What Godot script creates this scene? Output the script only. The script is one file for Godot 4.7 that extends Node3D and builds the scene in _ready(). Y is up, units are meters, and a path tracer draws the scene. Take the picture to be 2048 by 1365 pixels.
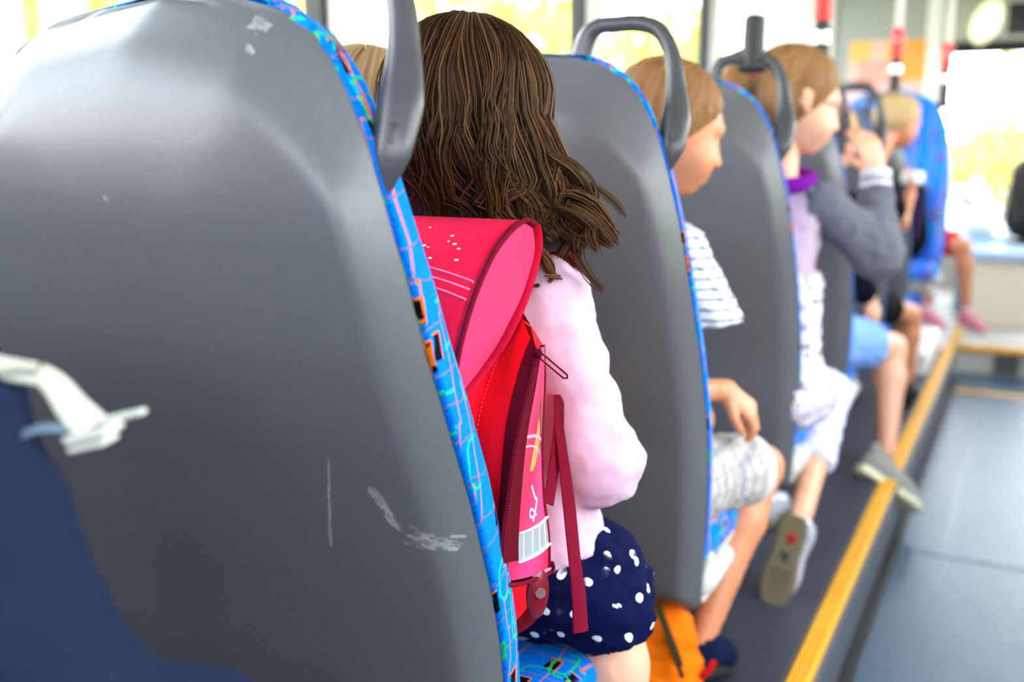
extends Node3D
# A city bus on a bright day, seen from a seat behind a row of school children.
# x is to the right of travel, y up (0 = seat platform), -z the direction of travel. q(x, y, f) takes f = metres forward.

var rng := RandomNumberGenerator.new()
var used := {}
var M := {}
var PI2 := TAU


func q(x: float, y: float, f: float) -> Vector3:
	return Vector3(x, y, -f)


# ------------------------------------------------------------------ mesh collecting
class MB:
	var v := PackedVector3Array()
	var n := PackedVector3Array()
	var uv := PackedVector2Array()
	var c := PackedColorArray()
	var idx := PackedInt32Array()
	var tint := Color.WHITE

	func vert(p: Vector3, nn: Vector3, t := Vector2.ZERO) -> int:
		v.append(p)
		n.append(nn)
		uv.append(t)
		c.append(tint)
		return v.size() - 1

	func tri(a: int, b: int, d: int) -> void:
		# clockwise seen from where the normals point
		var g := (v[b] - v[a]).cross(v[d] - v[a])
		idx.append(a)
		if g.dot(n[a] + n[b] + n[d]) > 0.0:
			idx.append(d)
			idx.append(b)
		else:
			idx.append(b)
			idx.append(d)

	func flat(p: Array, nn: Vector3) -> void:
		var k: Array = []
		for a in p:
			k.append(vert(a, nn))
		for i in range(1, p.size() - 1):
			tri(k[0], k[i], k[i + 1])

	func mesh() -> ArrayMesh:
		var a := []
		a.resize(Mesh.ARRAY_MAX)
		a[Mesh.ARRAY_VERTEX] = v
		a[Mesh.ARRAY_NORMAL] = n
		a[Mesh.ARRAY_TEX_UV] = uv
		a[Mesh.ARRAY_COLOR] = c
		a[Mesh.ARRAY_INDEX] = idx
		var m := ArrayMesh.new()
		m.add_surface_from_arrays(Mesh.PRIMITIVE_TRIANGLES, a)
		return m


# rings of equal length joined into a skin; closed rings face away from their centres, open ones towards "toward"
func loft(mb: MB, rings: Array, closed := true, cap0 := false, cap1 := false, toward := Vector3.UP) -> void:
	var R: int = rings.size()
	var N: int = rings[0].size()
	var base: int = mb.v.size()
	for i in R:
		var ring: PackedVector3Array = rings[i]
		for j in N:
			mb.vert(ring[j], Vector3.ZERO, Vector2(float(j) / maxf(1.0, N - 1.0), float(i) / maxf(1.0, R - 1.0)))
	var acc := PackedVector3Array()
	acc.resize(R * N)
	var quads := PackedInt32Array()
	var cols: int = N if closed else N - 1
	var sgn := 0.0
	for i in R - 1:
		var mid := Vector3.ZERO
		if closed:
			for p in rings[i]:
				mid += p
			for p in rings[i + 1]:
				mid += p
			mid /= 2.0 * N
		for j in cols:
			var a: int = i * N + j
			var b: int = i * N + (j + 1) % N
			var d: int = a + N
			var e: int = b + N
			var pa := mb.v[base + a]
			var pb := mb.v[base + b]
			var pd := mb.v[base + d]
			var pe := mb.v[base + e]
			var g := (pe - pa).cross(pd - pb)
			acc[a] += g
			acc[b] += g
			acc[d] += g
			acc[e] += g
			sgn += g.dot((pa + pb + pd + pe) * 0.25 - mid) if closed else g.dot(toward)
			quads.append_array([a, b, e, d])
	var s := 1.0 if sgn >= 0.0 else -1.0
	for i in R * N:
		mb.n[base + i] = (acc[i] * s).normalized()
	for i in range(0, quads.size(), 4):
		mb.tri(base + quads[i], base + quads[i + 1], base + quads[i + 2])
		mb.tri(base + quads[i], base + quads[i + 2], base + quads[i + 3])
	for end in [[cap0, 0, 1], [cap1, R - 1, R - 2]]:
		if not end[0]:
			continue
		var ring: PackedVector3Array = rings[end[1]]
		var mid := Vector3.ZERO
		var other := Vector3.ZERO
		for j in N:
			mid += ring[j]
			other += rings[end[2]][j]
		mid /= N
		other /= N
		var g := Vector3.ZERO
		for j in N:
			g += (ring[j] - mid).cross(ring[(j + 1) % N] - mid)
		g = g.normalized()
		if g.dot(mid - other) < 0.0:
			g = -g
		var kc: int = mb.vert(mid, g)
		var first: int = mb.v.size()
		for j in N:
			mb.vert(ring[j], g)
		for j in N:
			mb.tri(kc, first + j, first + (j + 1) % N)


func spline(pts: Array, steps: int) -> PackedVector3Array:
	var out := PackedVector3Array()
	var n: int = pts.size()
	for i in n - 1:
		var p0: Vector3 = pts[maxi(i - 1, 0)]
		var p1: Vector3 = pts[i]
		var p2: Vector3 = pts[i + 1]
		var p3: Vector3 = pts[mini(i + 2, n - 1)]
		for s in steps:
			var t := float(s) / steps
			out.append(0.5 * ((2.0 * p1) + (p2 - p0) * t + (2.0 * p0 - 5.0 * p1 + 4.0 * p2 - p3) * t * t + (3.0 * p1 - p0 - 3.0 * p2 + p3) * t * t * t))
	out.append(pts[n - 1])
	return out


func along(vals: Array, t: float):
	var x: float = clampf(t, 0.0, 1.0) * (vals.size() - 1)
	var i := mini(int(x), vals.size() - 2)
	return vals[i] + (vals[i + 1] - vals[i]) * (x - i)


# a bar or hose along pts; radii: list of floats or Vector2(across, along "up")
func tube(mb: MB, pts: PackedVector3Array, radii: Array, sides := 10, caps := true, up := Vector3.UP) -> void:
	var rings := []
	var n := pts.size()
	var side := Vector3.ZERO
	for i in n:
		var d := (pts[mini(i + 1, n - 1)] - pts[maxi(i - 1, 0)]).normalized()
		if i == 0:
			side = d.cross(up)
			if side.length() < 0.05:
				side = d.cross(Vector3.RIGHT)
			side = side.normalized()
		side = (side - d * side.dot(d)).normalized()
		var w := side.cross(d).normalized()
		var r = along(radii, float(i) / maxf(1.0, n - 1.0)) if radii.size() > 1 else radii[0]
		var rr: Vector2 = r if r is Vector2 else Vector2(r, r)
		var ring := PackedVector3Array()
		for k in sides:
			var a := PI2 * k / sides
			ring.append(pts[i] + side * cos(a) * rr.x + w * sin(a) * rr.y)
		rings.append(ring)
	loft(mb, rings, true, caps, caps)


# a box with chamfered edges
func cbox(mb: MB, at: Vector3, size: Vector3, ch := 0.004, turn := Basis.IDENTITY) -> void:
	var h := size * 0.5
	ch = minf(ch, minf(h.x, minf(h.y, h.z)) * 0.9)
	var pt := func(s: Vector3, ax: int) -> Vector3:
		var p := Vector3(s.x * (h.x - ch), s.y * (h.y - ch), s.z * (h.z - ch))
		p[ax] = s[ax] * h[ax]
		return at + turn * p
	for ax in 3:
		var b := (ax + 1) % 3
		var d := (ax + 2) % 3
		for s in [-1.0, 1.0]:
			var ps := []
			for k in [[-1.0, -1.0], [1.0, -1.0], [1.0, 1.0], [-1.0, 1.0]]:
				var sg := Vector3.ZERO
				sg[ax] = s
				sg[b] = k[0]
				sg[d] = k[1]
				ps.append(pt.call(sg, ax))
			var nn := Vector3.ZERO
			nn[ax] = s
			mb.flat(ps, turn * nn)
			for s2 in [-1.0, 1.0]:
				var e := []
				for k in [[ax, -1.0], [ax, 1.0], [b, 1.0], [b, -1.0]]:
					var sg := Vector3.ZERO
					sg[ax] = s
					sg[b] = s2
					sg[d] = k[1]
					e.append(pt.call(sg, k[0]))
				var n2 := Vector3.ZERO
				n2[ax] = s
				n2[b] = s2
				mb.flat(e, (turn * n2).normalized())
	for k in 8:
		var sg := Vector3(1.0 if k & 1 else -1.0, 1.0 if k & 2 else -1.0, 1.0 if k & 4 else -1.0)
		mb.flat([pt.call(sg, 0), pt.call(sg, 1), pt.call(sg, 2)], (turn * sg).normalized())


# a closed outline in the x-y plane of "at", given depth along its z (both ways), edges eased by ch
func prism(mb: MB, poly: PackedVector2Array, depth: float, at: Transform3D, ch := 0.002) -> void:
	var mid := Vector2.ZERO
	for p in poly:
		mid += p
	mid /= poly.size()
	var rings := []
	for s in [[-0.5, 1], [-0.5, 0], [0.5, 0], [0.5, 1]]:
		var ring := PackedVector3Array()
		for p in poly:
			var w := p
			if s[1]:
				w = p + (mid - p).normalized() * ch
			ring.append(at * Vector3(w.x, w.y, s[0] * (depth if s[1] else depth - 2.0 * ch)))
		rings.append(ring)
	loft(mb, rings, true)
	var t := Geometry2D.triangulate_polygon(poly)
	for e in [[0, -1.0], [3, 1.0]]:
		var first := mb.v.size()
		for p in rings[e[0]]:
			mb.vert(p, (at.basis * Vector3(0, 0, e[1])).normalized())
		for i in range(0, t.size(), 3):
			mb.tri(first + t[i], first + t[i + 1], first + t[i + 2])


func ball(mb: MB, at: Vector3, r: Vector3, turn := Basis.IDENTITY, seg := 14) -> void:
	var rings := []
	for i in seg / 2 + 1:
		var a := PI * (i + 0.02) / (seg / 2 + 0.04)
		var ring := PackedVector3Array()
		for j in seg:
			var b := PI2 * j / seg
			ring.append(at + turn * Vector3(sin(a) * cos(b) * r.x, cos(a) * r.y, sin(a) * sin(b) * r.z))
		rings.append(ring)
	loft(mb, rings, true)


# ------------------------------------------------------------------ bodies: bones in a field, meshed as surface nets
# bone: [a, b, ra, rb, k]; lump: [centre, Basis of its three radii, k, "add" or "sub"]
func lump(at: Vector3, r: Vector3, k := 0.01, turn := Basis.IDENTITY, how := "add") -> Array:
	return [at, Basis(turn.x * r.x, turn.y * r.y, turn.z * r.z), k, how]


func nets(mb: MB, bones: Array, cell: float, cuts := [], fold := 0.0, fold_freq := 30.0, paint = null) -> void:
	var lo := Vector3.ONE * 1e9
	var hi := -lo
	for b in bones:
		if b[1] is Basis:
			if b[3] == "sub":
				continue
			var e := Vector3(absf(b[1].x.x) + absf(b[1].y.x) + absf(b[1].z.x), absf(b[1].x.y) + absf(b[1].y.y) + absf(b[1].z.y), absf(b[1].x.z) + absf(b[1].y.z) + absf(b[1].z.z))
			lo = lo.min(b[0] - e)
			hi = hi.max(b[0] + e)
		else:
			lo = lo.min(b[0] - Vector3.ONE * b[2]).min(b[1] - Vector3.ONE * b[3])
			hi = hi.max(b[0] + Vector3.ONE * b[2]).max(b[1] + Vector3.ONE * b[3])
	lo -= Vector3.ONE * (cell * 2.5 + 0.008)
	hi += Vector3.ONE * (cell * 2.5 + 0.008)
	var nx := int((hi.x - lo.x) / cell) + 2
	var ny := int((hi.y - lo.y) / cell) + 2
	var nz := int((hi.z - lo.z) / cell) + 2
	var sx := 1
	var sy := nx
	var sz := nx * ny
	var f := PackedFloat32Array()
	f.resize(nx * ny * nz)
	f.fill(1.0)
	for b in bones:
		var is_lump: bool = b[1] is Basis
		var a: Vector3 = b[0]
		var k: float = b[2] if is_lump else b[4]
		var blo: Vector3
		var bhi: Vector3
		var inv: Basis
		var least := 0.0
		var ab := Vector3.ZERO
		var ab2 := 1.0
		var ra := 0.0
		var rd := 0.0
		var sub := false
		if is_lump:
			var B: Basis = b[1]
			var e := Vector3(absf(B.x.x) + absf(B.y.x) + absf(B.z.x), absf(B.x.y) + absf(B.y.y) + absf(B.z.y), absf(B.x.z) + absf(B.y.z) + absf(B.z.z))
			blo = a - e
			bhi = a + e
			inv = B.inverse()
			least = minf(B.x.length(), minf(B.y.length(), B.z.length()))
			sub = b[3] == "sub"
		else:
			ab = b[1] - a
			ab2 = maxf(ab.length_squared(), 1e-9)
			ra = b[2]
			rd = b[3] - ra
			blo = (a - Vector3.ONE * ra).min(b[1] - Vector3.ONE * b[3])
			bhi = (a + Vector3.ONE * ra).max(b[1] + Vector3.ONE * b[3])
		var m := k + cell * 1.8
		var x0 := maxi(0, int((blo.x - m - lo.x) / cell))
		var y0 := maxi(0, int((blo.y - m - lo.y) / cell))
		var z0 := maxi(0, int((blo.z - m - lo.z) / cell))
		var x1 := mini(nx - 1, int((bhi.x + m - lo.x) / cell) + 1)
		var y1 := mini(ny - 1, int((bhi.y + m - lo.y) / cell) + 1)
		var z1 := mini(nz - 1, int((bhi.z + m - lo.z) / cell) + 1)
		for z in range(z0, z1 + 1):
			for y in range(y0, y1 + 1):
				var row := z * sz + y * sy
				var p := Vector3(lo.x + x0 * cell, lo.y + y * cell, lo.z + z * cell) - a
				for x in range(x0, x1 + 1):
					var d: float
					if is_lump:
						d = ((inv * p).length() - 1.0) * least
					else:
						var t := clampf(p.dot(ab) / ab2, 0.0, 1.0)
						d = (p - ab * t).length() - ra - rd * t
					p.x += cell
					var o := f[row + x]
					if sub:
						d = -d
						var h := maxf(k - absf(o - d), 0.0)
						f[row + x] = maxf(o, d) + h * h * 0.25 / k
					elif d < o + k:
						var h := maxf(k - absf(o - d), 0.0)
						f[row + x] = minf(o, d) - h * h * 0.25 / k
	for c in cuts:          # [point, outward normal, reach]
		var at: Vector3 = c[0]
		var nn: Vector3 = c[1].normalized()
		var r: float = c[2]
		for z in range(maxi(0, int((at.z - r - lo.z) / cell)), mini(nz, int((at.z + r - lo.z) / cell) + 1)):
			for y in range(maxi(0, int((at.y - r - lo.y) / cell)), mini(ny, int((at.y + r - lo.y) / cell) + 1)):
				for x in range(maxi(0, int((at.x - r - lo.x) / cell)), mini(nx, int((at.x + r - lo.x) / cell) + 1)):
					var p := Vector3(lo.x + x * cell, lo.y + y * cell, lo.z + z * cell) - at
					if p.length_squared() < r * r:
						var i := z * sz + y * sy + x
						f[i] = maxf(f[i], p.dot(nn))
	var id := PackedInt32Array()
	id.resize(f.size())
	id.fill(-1)
	var base := mb.v.size()
	var cells := PackedInt32Array()
	var off := [0, sx, sy, sx + sy, sz, sx + sz, sy + sz, sx + sy + sz]
	var at8 := [Vector3(0, 0, 0), Vector3(1, 0, 0), Vector3(0, 1, 0), Vector3(1, 1, 0), Vector3(0, 0, 1), Vector3(1, 0, 1), Vector3(0, 1, 1), Vector3(1, 1, 1)]
	var edges := [0, 1, 2, 3, 4, 5, 6, 7, 0, 2, 1, 3, 4, 6, 5, 7, 0, 4, 1, 5, 2, 6, 3, 7]
	for z in nz - 1:
		for y in ny - 1:
			var row := z * sz + y * sy
			for x in nx - 1:
				var i := row + x
				var v0 := f[i]
				if v0 > cell * 2.0:
					continue
				var neg := 0
				for o in off:
					if f[i + o] < 0.0:
						neg += 1
				if neg == 0 or neg == 8:
					continue
				var s := Vector3.ZERO
				var cnt := 0
				for e in range(0, 24, 2):
					var va := f[i + off[edges[e]]]
					var vb := f[i + off[edges[e + 1]]]
					if (va < 0.0) != (vb < 0.0):
						s += at8[edges[e]].lerp(at8[edges[e + 1]], va / (va - vb))
						cnt += 1
				id[i] = mb.v.size()
				cells.append(i)
				mb.vert(lo + (Vector3(x, y, z) + s / cnt) * cell, Vector3.ZERO)
	var first := mb.idx.size()
	for i in cells:
		for ax in 3:
			var st: int = [sx, sy, sz][ax]
			var ub: int = [sy, sz, sx][ax]
			var ud: int = [sz, sx, sy][ax]
			if i + st >= f.size() or i < ub + ud:
				continue
			var inside := f[i] < 0.0
			if inside == (f[i + st] < 0.0):
				continue
			var k0 := id[i]
			var k1 := id[i - ub]
			var k2 := id[i - ub - ud]
			var k3 := id[i - ud]
			if k1 < 0 or k2 < 0 or k3 < 0:
				continue
			var out := Vector3.ZERO
			out[ax] = 1.0 if inside else -1.0
			var g := (mb.v[k2] - mb.v[k0]).cross(mb.v[k3] - mb.v[k1])
			if g.dot(out) > 0.0:
				mb.idx.append_array([k0, k2, k1, k0, k3, k2])
			else:
				mb.idx.append_array([k0, k1, k2, k0, k2, k3])
	for pass_ in (2 if fold > 0.0 else 1):
		for i in range(base, mb.v.size()):
			mb.n[i] = Vector3.ZERO
		for t in range(first, mb.idx.size(), 3):
			var a := mb.idx[t]
			var b := mb.idx[t + 1]
			var d := mb.idx[t + 2]
			var g := (mb.v[d] - mb.v[a]).cross(mb.v[b] - mb.v[a])
			mb.n[a] += g
			mb.n[b] += g
			mb.n[d] += g
		for i in range(base, mb.v.size()):
			mb.n[i] = mb.n[i].normalized()
		if fold > 0.0 and pass_ == 0:
			for i in range(base, mb.v.size()):
				var p := mb.v[i]
				mb.v[i] = p + mb.n[i] * fold * folds.get_noise_3d(p.x * fold_freq, p.y * fold_freq * 1.6, p.z * fold_freq)
	if paint != null:
		for i in range(base, mb.v.size()):
			mb.c[i] = paint.call(mb.v[i])


var folds := FastNoiseLite.new()


# ------------------------------------------------------------------ scene graph
func numbered(called: String) -> String:
	var k: int = used.get(called, 0)
	used[called] = k + 1
	return called if k == 0 else "%s_%03d" % [called, k]


func tag(o: Node, label: String, category: String, group := "") -> Node:
	o.set_meta("label", label)
	o.set_meta("category", category)
	if group != "":
		o.set_meta("group", group)
	return o


func thing(called: String, label: String, category: String, at := Vector3.ZERO, group := "") -> Node3D:
	var o := Node3D.new()
	o.name = numbered(called)
	o.position = at
	add_child(o, true)
	tag(o, label, category, group)
	return o


func part(called: String, mb: MB, m: Material, parent: Node) -> MeshInstance3D:
	var o := MeshInstance3D.new()
	o.mesh = mb.mesh()
	o.material_override = m
	if parent == self:
		o.name = numbered(called)
	else:
		var k := 0
		var nm := called
		while parent.has_node(NodePath(nm)):
			k += 1
			nm = "%s_%03d" % [called, k]
		o.name = nm
	parent.add_child(o, true)
	return o


func struct(called: String, mb: MB, m: Material) -> MeshInstance3D:
	var o := part(called, mb, m, self)
	o.set_meta("kind", "structure")
	return o


func struct_node(called: String) -> Node3D:
	var o := Node3D.new()
	o.name = numbered(called)
	add_child(o, true)
	o.set_meta("kind", "structure")
	return o


func copy_of(root: Node3D, label: String) -> Node3D:
	var r: Node3D = root.duplicate()
	r.name = numbered(String(root.name))
	add_child(r, true)
	r.set_meta("label", label)
	return r


# ------------------------------------------------------------------ materials
func mat(col: Color, rough := 0.6, metal := 0.0, normal: Texture2D = null, depth := 0.3, scale := 8.0) -> StandardMaterial3D:
	var m := StandardMaterial3D.new()
	m.albedo_color = col
	m.roughness = rough
	m.metallic = metal
	if normal:
		m.normal_enabled = true
		m.normal_texture = normal
		m.normal_scale = depth
		m.uv1_triplanar = true
		m.uv1_scale = Vector3.ONE * scale
	return m


func tex_mat(t: Texture2D, scale: float, rough := 0.8) -> StandardMaterial3D:
	var m := StandardMaterial3D.new()
	m.albedo_texture = t
	m.roughness = rough
	if scale > 0.0:
		m.uv1_triplanar = true
		m.uv1_scale = Vector3.ONE * scale
	return m


func noise_tex(size: int, freq: float, normal := true, strength := 4.0, ramp: Gradient = null, sd := 1, oct := 4) -> NoiseTexture2D:
	var t := NoiseTexture2D.new()
	var n := FastNoiseLite.new()
	n.seed = sd
	n.frequency = freq
	n.fractal_octaves = oct
	t.noise = n
	t.width = size
	t.height = size
	t.seamless = true
	t.as_normal_map = normal
	t.bump_strength = strength
	if ramp:
		t.color_ramp = ramp
	return t


func ramp(cols: Array, offs: Array) -> Gradient:
	var g := Gradient.new()
	g.colors = PackedColorArray(cols)
	g.offsets = PackedFloat32Array(offs)
	return g


func dab(im: Image, x: float, y: float, r: int, col: Color) -> void:
	var w := im.get_width()
	for dy in range(-r, r + 1):
		for dx in range(-r, r + 1):
			if dx * dx + dy * dy <= r * r + 1:
				im.set_pixel(posmod(int(x) + dx, w), posmod(int(y) + dy, w), col)


func stroke(im: Image, pts: Array, r: int, col: Color, rough := 0.0) -> void:
	for i in pts.size() - 1:
		var a: Vector2 = pts[i]
		var b: Vector2 = pts[i + 1]
		var n := int(a.distance_to(b) / maxf(1.0, r * 0.6)) + 1
		for k in n:
			var p := a.lerp(b, float(k) / n)
			if rough > 0.0:
				p += Vector2(rng.randf_range(-rough, rough), rng.randf_range(-rough, rough))
			dab(im, p.x, p.y, r, col)


# woven seat cloth: bright blue, wandering orange pin lines, fuzzy green loops, black patches (27 cm per repeat)
func seat_cloth() -> ImageTexture:
	var S := 1024
	var im := Image.create(S, S, false, Image.FORMAT_RGB8)
	im.fill(Color(0.0, 0.46, 0.91))
	for i in 9000:
		var b := rng.randf_range(-0.05, 0.05)
		dab(im, rng.randf() * S, rng.randf() * S, rng.randi_range(2, 7), Color(0.0, 0.46 + b, 0.91 + b))
	for i in 15:
		var p := Vector2(rng.randf() * S, rng.randf() * S)
		var w := rng.randf_range(35, 75)
		var h := rng.randf_range(60, 130)
		for y in int(h):
			for x in int(w):
				if rng.randf() < 0.985:
					im.set_pixel(posmod(int(p.x) + x + int(6.0 * sin(y * 0.07)), S), posmod(int(p.y) + y, S), Color(0.015, 0.015, 0.02))
		stroke(im, [p, p + Vector2(w, 0), p + Vector2(w, h)], 4, Color(0.9, 0.42, 0.1))
	for i in 7:
		var y := S * (i + rng.randf() * 0.6) / 7.0
		var pts := []
		for k in 9:
			pts.append(Vector2(k * 128.0, y + rng.randf_range(-22, 22)))
		stroke(im, pts, 2, Color(0.55, 0.38, 0.16))
		var x := S * (i + rng.randf() * 0.6) / 7.0
		pts = []
		for k in 9:
			pts.append(Vector2(x + rng.randf_range(-20, 20), k * 128.0))
			if rng.randf() < 0.4:
				pts.append(pts[-1] + Vector2(rng.randf_range(-45, 45), 0))
		stroke(im, pts, 3 if i % 4 else 7, Color(0.85, 0.42, 0.10))
	for i in 16:
		var p := Vector2(rng.randf() * S, rng.randf() * S)
		var w := rng.randf_range(60, 150)
		var h := rng.randf_range(110, 230)
		var s := 1.0 if rng.randf() < 0.5 else -1.0
		var pts := [p, p + Vector2(w * 0.7 * s, 0), p + Vector2(w * s, 25), p + Vector2(w * s, h - 30), p + Vector2(w * 0.75 * s, h), p + Vector2(w * 0.1 * s, h)]
		stroke(im, pts, 5, Color(0.12, 0.72, 0.5), 4.0)
	return ImageTexture.create_from_image(im)


# plastic of the nearest seat back with its pale rub marks
func worn_shell() -> ImageTexture:
	var S := 1024
	var im := Image.create(S, S, false, Image.FORMAT_RGB8)
	var base := Color(0.345, 0.35, 0.36)
	im.fill(base)
	for i in 14000:
		var b := rng.randf_range(-0.018, 0.018)
		dab(im, rng.randf() * S, rng.randf() * S, rng.randi_range(1, 2), Color(base.r + b, base.g + b, base.b + b))
	# u = (x + 0.32) / 0.64, v = (1.2 - y) / 1.0
	var sp := func(x: float, y: float) -> Vector2: return Vector2((x + 0.32) / 0.64 * S, (1.2 - y) * S)
	for k in [[0.178, 0.745, 0.164, 0.700, 30, 1, 0.3], [0.165, 0.705, 0.151, 0.647, 70, 1, 0.3], [0.154, 0.662, 0.151, 0.645, 40, 1, 0.3], [0.214, 0.712, 0.224, 0.696, 90, 2, 1.2], [0.224, 0.692, 0.229, 0.680, 14, 1, 1.6], [0.240, 0.667, 0.268, 0.660, 60, 1, 2.0], [0.262, 0.663, 0.280, 0.658, 30, 1, 1.6], [0.122, 1.130, 0.143, 1.123, 40, 1, 1.4], [0.134, 1.108, 0.137, 1.106, 12, 1, 0.8], [-0.02, 0.98, -0.016, 0.978, 4, 1, 0.5]]:
		for i in k[4]:
			var t := rng.randf()
			var p: Vector2 = sp.call(lerpf(k[0], k[2], t), lerpf(k[1], k[3], t)) + Vector2(rng.randfn(), rng.randfn()) * 2.2 * k[6]
			var g := rng.randf_range(0.42, 0.58)
			var d: Vector2 = (sp.call(k[2], k[3]) - sp.call(k[0], k[1])).normalized()
			stroke(im, [p, p + d * rng.randf_range(3, 14)], k[5] - 1 if k[5] == 1 and rng.randf() < 0.6 else k[5], Color(g, g, g + 0.01))
	return ImageTexture.create_from_image(im)


func dots_tex() -> ImageTexture:
	var S := 512
	var im := Image.create(S, S, false, Image.FORMAT_RGB8)
	im.fill(Color(0.022, 0.042, 0.20))
	for j in 7:
		for i in 7:
			var p := Vector2((i + (j % 2) * 0.5) * S / 7.0 + rng.randf_range(-10, 10), (j + 0.5) * S / 7.0 + rng.randf_range(-10, 10))
			var d := Vector2.from_angle(rng.randf_range(0.4, 2.2)) * rng.randf_range(3, 10)
			if rng.randf() < 0.13:
				stroke(im, [p, p + d * 1.6], 3, Color(0.9, 0.91, 0.93))
				stroke(im, [p + Vector2(11, 2), p + Vector2(11, 2) + d * 1.6], 3, Color(0.9, 0.91, 0.93))
			else:
				stroke(im, [p, p + d], rng.randi_range(7, 10), Color(0.9, 0.91, 0.93))
	return ImageTexture.create_from_image(im)


func stripes_tex() -> ImageTexture:
	var im := Image.create(64, 256, false, Image.FORMAT_RGB8)
	im.fill(Color(0.86, 0.87, 0.88))
	for y in 256:
		if y % 64 < 17:
			for x in 64:
				im.set_pixel(x, y, Color(0.2, 0.22, 0.28))
	return ImageTexture.create_from_image(im)


func materials() -> void:
	folds.seed = 5
	folds.frequency = 1.0
	folds.fractal_octaves = 2
	var fine := noise_tex(512, 0.12, true, 3.0)
	var weave := noise_tex(512, 0.3, true, 5.0, null, 3)
	M.shell = mat(Color(0.345, 0.35, 0.36), 0.37, 0.0, fine, 0.2, 9.0)
	M.worn = tex_mat(worn_shell(), 0.0, 0.37)
	M.cloth = tex_mat(seat_cloth(), 3.7, 0.9)
	M.cloth.normal_enabled = true
	M.cloth.normal_texture = weave
	M.cloth.normal_scale = 0.4
	M.cloth.uv1_triplanar_sharpness = 10.0
	M.cloth.metallic_specular = 0.2
	M.handle = mat(Color(0.245, 0.25, 0.26), 0.33, 0.0, fine, 0.1, 9.0)
	M.rubber = mat(Color(0.05, 0.05, 0.055), 0.55)
	M.pan = mat(Color(0.78, 0.77, 0.74), 0.4)
	M.steel = mat(Color(0.75, 0.75, 0.76), 0.22, 1.0)
	M.cream_pole = mat(Color(0.88, 0.85, 0.78), 0.35)
	M.red = mat(Color(0.86, 0.05, 0.04), 0.4)
	M.black = mat(Color(0.035, 0.036, 0.04), 0.5)
	M.wall = mat(Color(0.80, 0.78, 0.73), 0.55, 0.0, fine, 0.1, 4.0)
	M.bulkhead = mat(Color(0.27, 0.275, 0.29), 0.7)
	M.pillar = mat(Color(0.93, 0.92, 0.88), 0.5)
	M.ceiling = mat(Color(0.68, 0.68, 0.67), 0.6)
	M.platform = mat(Color(0.20, 0.205, 0.24), 0.45, 0.0, fine, 0.5, 6.0)
	var sp := noise_tex(512, 0.35, false, 1.0, ramp([Color(0.19, 0.27, 0.34), Color(0.26, 0.36, 0.44), Color(0.38, 0.47, 0.54)], [0.3, 0.55, 0.8]), 9, 2)
	M.aisle = tex_mat(sp, 3.0, 0.24)
	M.aisle.normal_enabled = true
	M.aisle.normal_texture = fine
	M.aisle.normal_scale = 0.35
	M.yellow = mat(Color(0.90, 0.64, 0.05), 0.55, 0.0, fine, 0.4, 8.0)
	M.riser = mat(Color(0.33, 0.34, 0.36), 0.4)
	M.seam = mat(Color(0.07, 0.075, 0.08), 0.6)
	M.glass = mat(Color(0.92, 0.97, 0.96, 0.06), 0.02)
	M.glass.transparency = BaseMaterial3D.TRANSPARENCY_ALPHA
	M.grey_panel = mat(Color(0.62, 0.63, 0.61), 0.5)
	M.white = mat(Color(0.93, 0.92, 0.89), 0.45)
	M.skin = mat(Color(0.90, 0.66, 0.53), 0.5)
	M.skin.vertex_color_use_as_albedo = true
	M.tan = mat(Color(0.80, 0.52, 0.36), 0.5)
	M.tan.vertex_color_use_as_albedo = true
	M.eye = mat(Color(0.93, 0.92, 0.9), 0.15)
	M.iris = mat(Color(0.16, 0.11, 0.08), 0.1)
	M.hair = mat(Color.WHITE, 0.5)
	M.hair.metallic_specular = 0.22
	M.hair.vertex_color_use_as_albedo = true
	M.leaf = mat(Color(0.80, 0.76, 0.32), 0.6)
	M.leaf.backlight_enabled = true
	M.leaf.backlight = Color(0.45, 0.42, 0.06)
	M.bark = mat(Color(0.36, 0.29, 0.22), 0.9)
	M.grass = mat(Color(0.45, 0.52, 0.25), 0.95)
	M.road = mat(Color(0.62, 0.62, 0.62), 0.9)


func cloth_mat(col: Color, grain := 14.0, depth := 0.6, sheen := 0.0) -> StandardMaterial3D:
	var m := mat(col, 0.9, 0.0, knit, depth, grain)
	m.metallic_specular = 0.22
	if sheen > 0.0:
		m.rim_enabled = true
		m.rim = sheen
		m.rim_tint = 0.6
	return m


var knit: NoiseTexture2D


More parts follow.
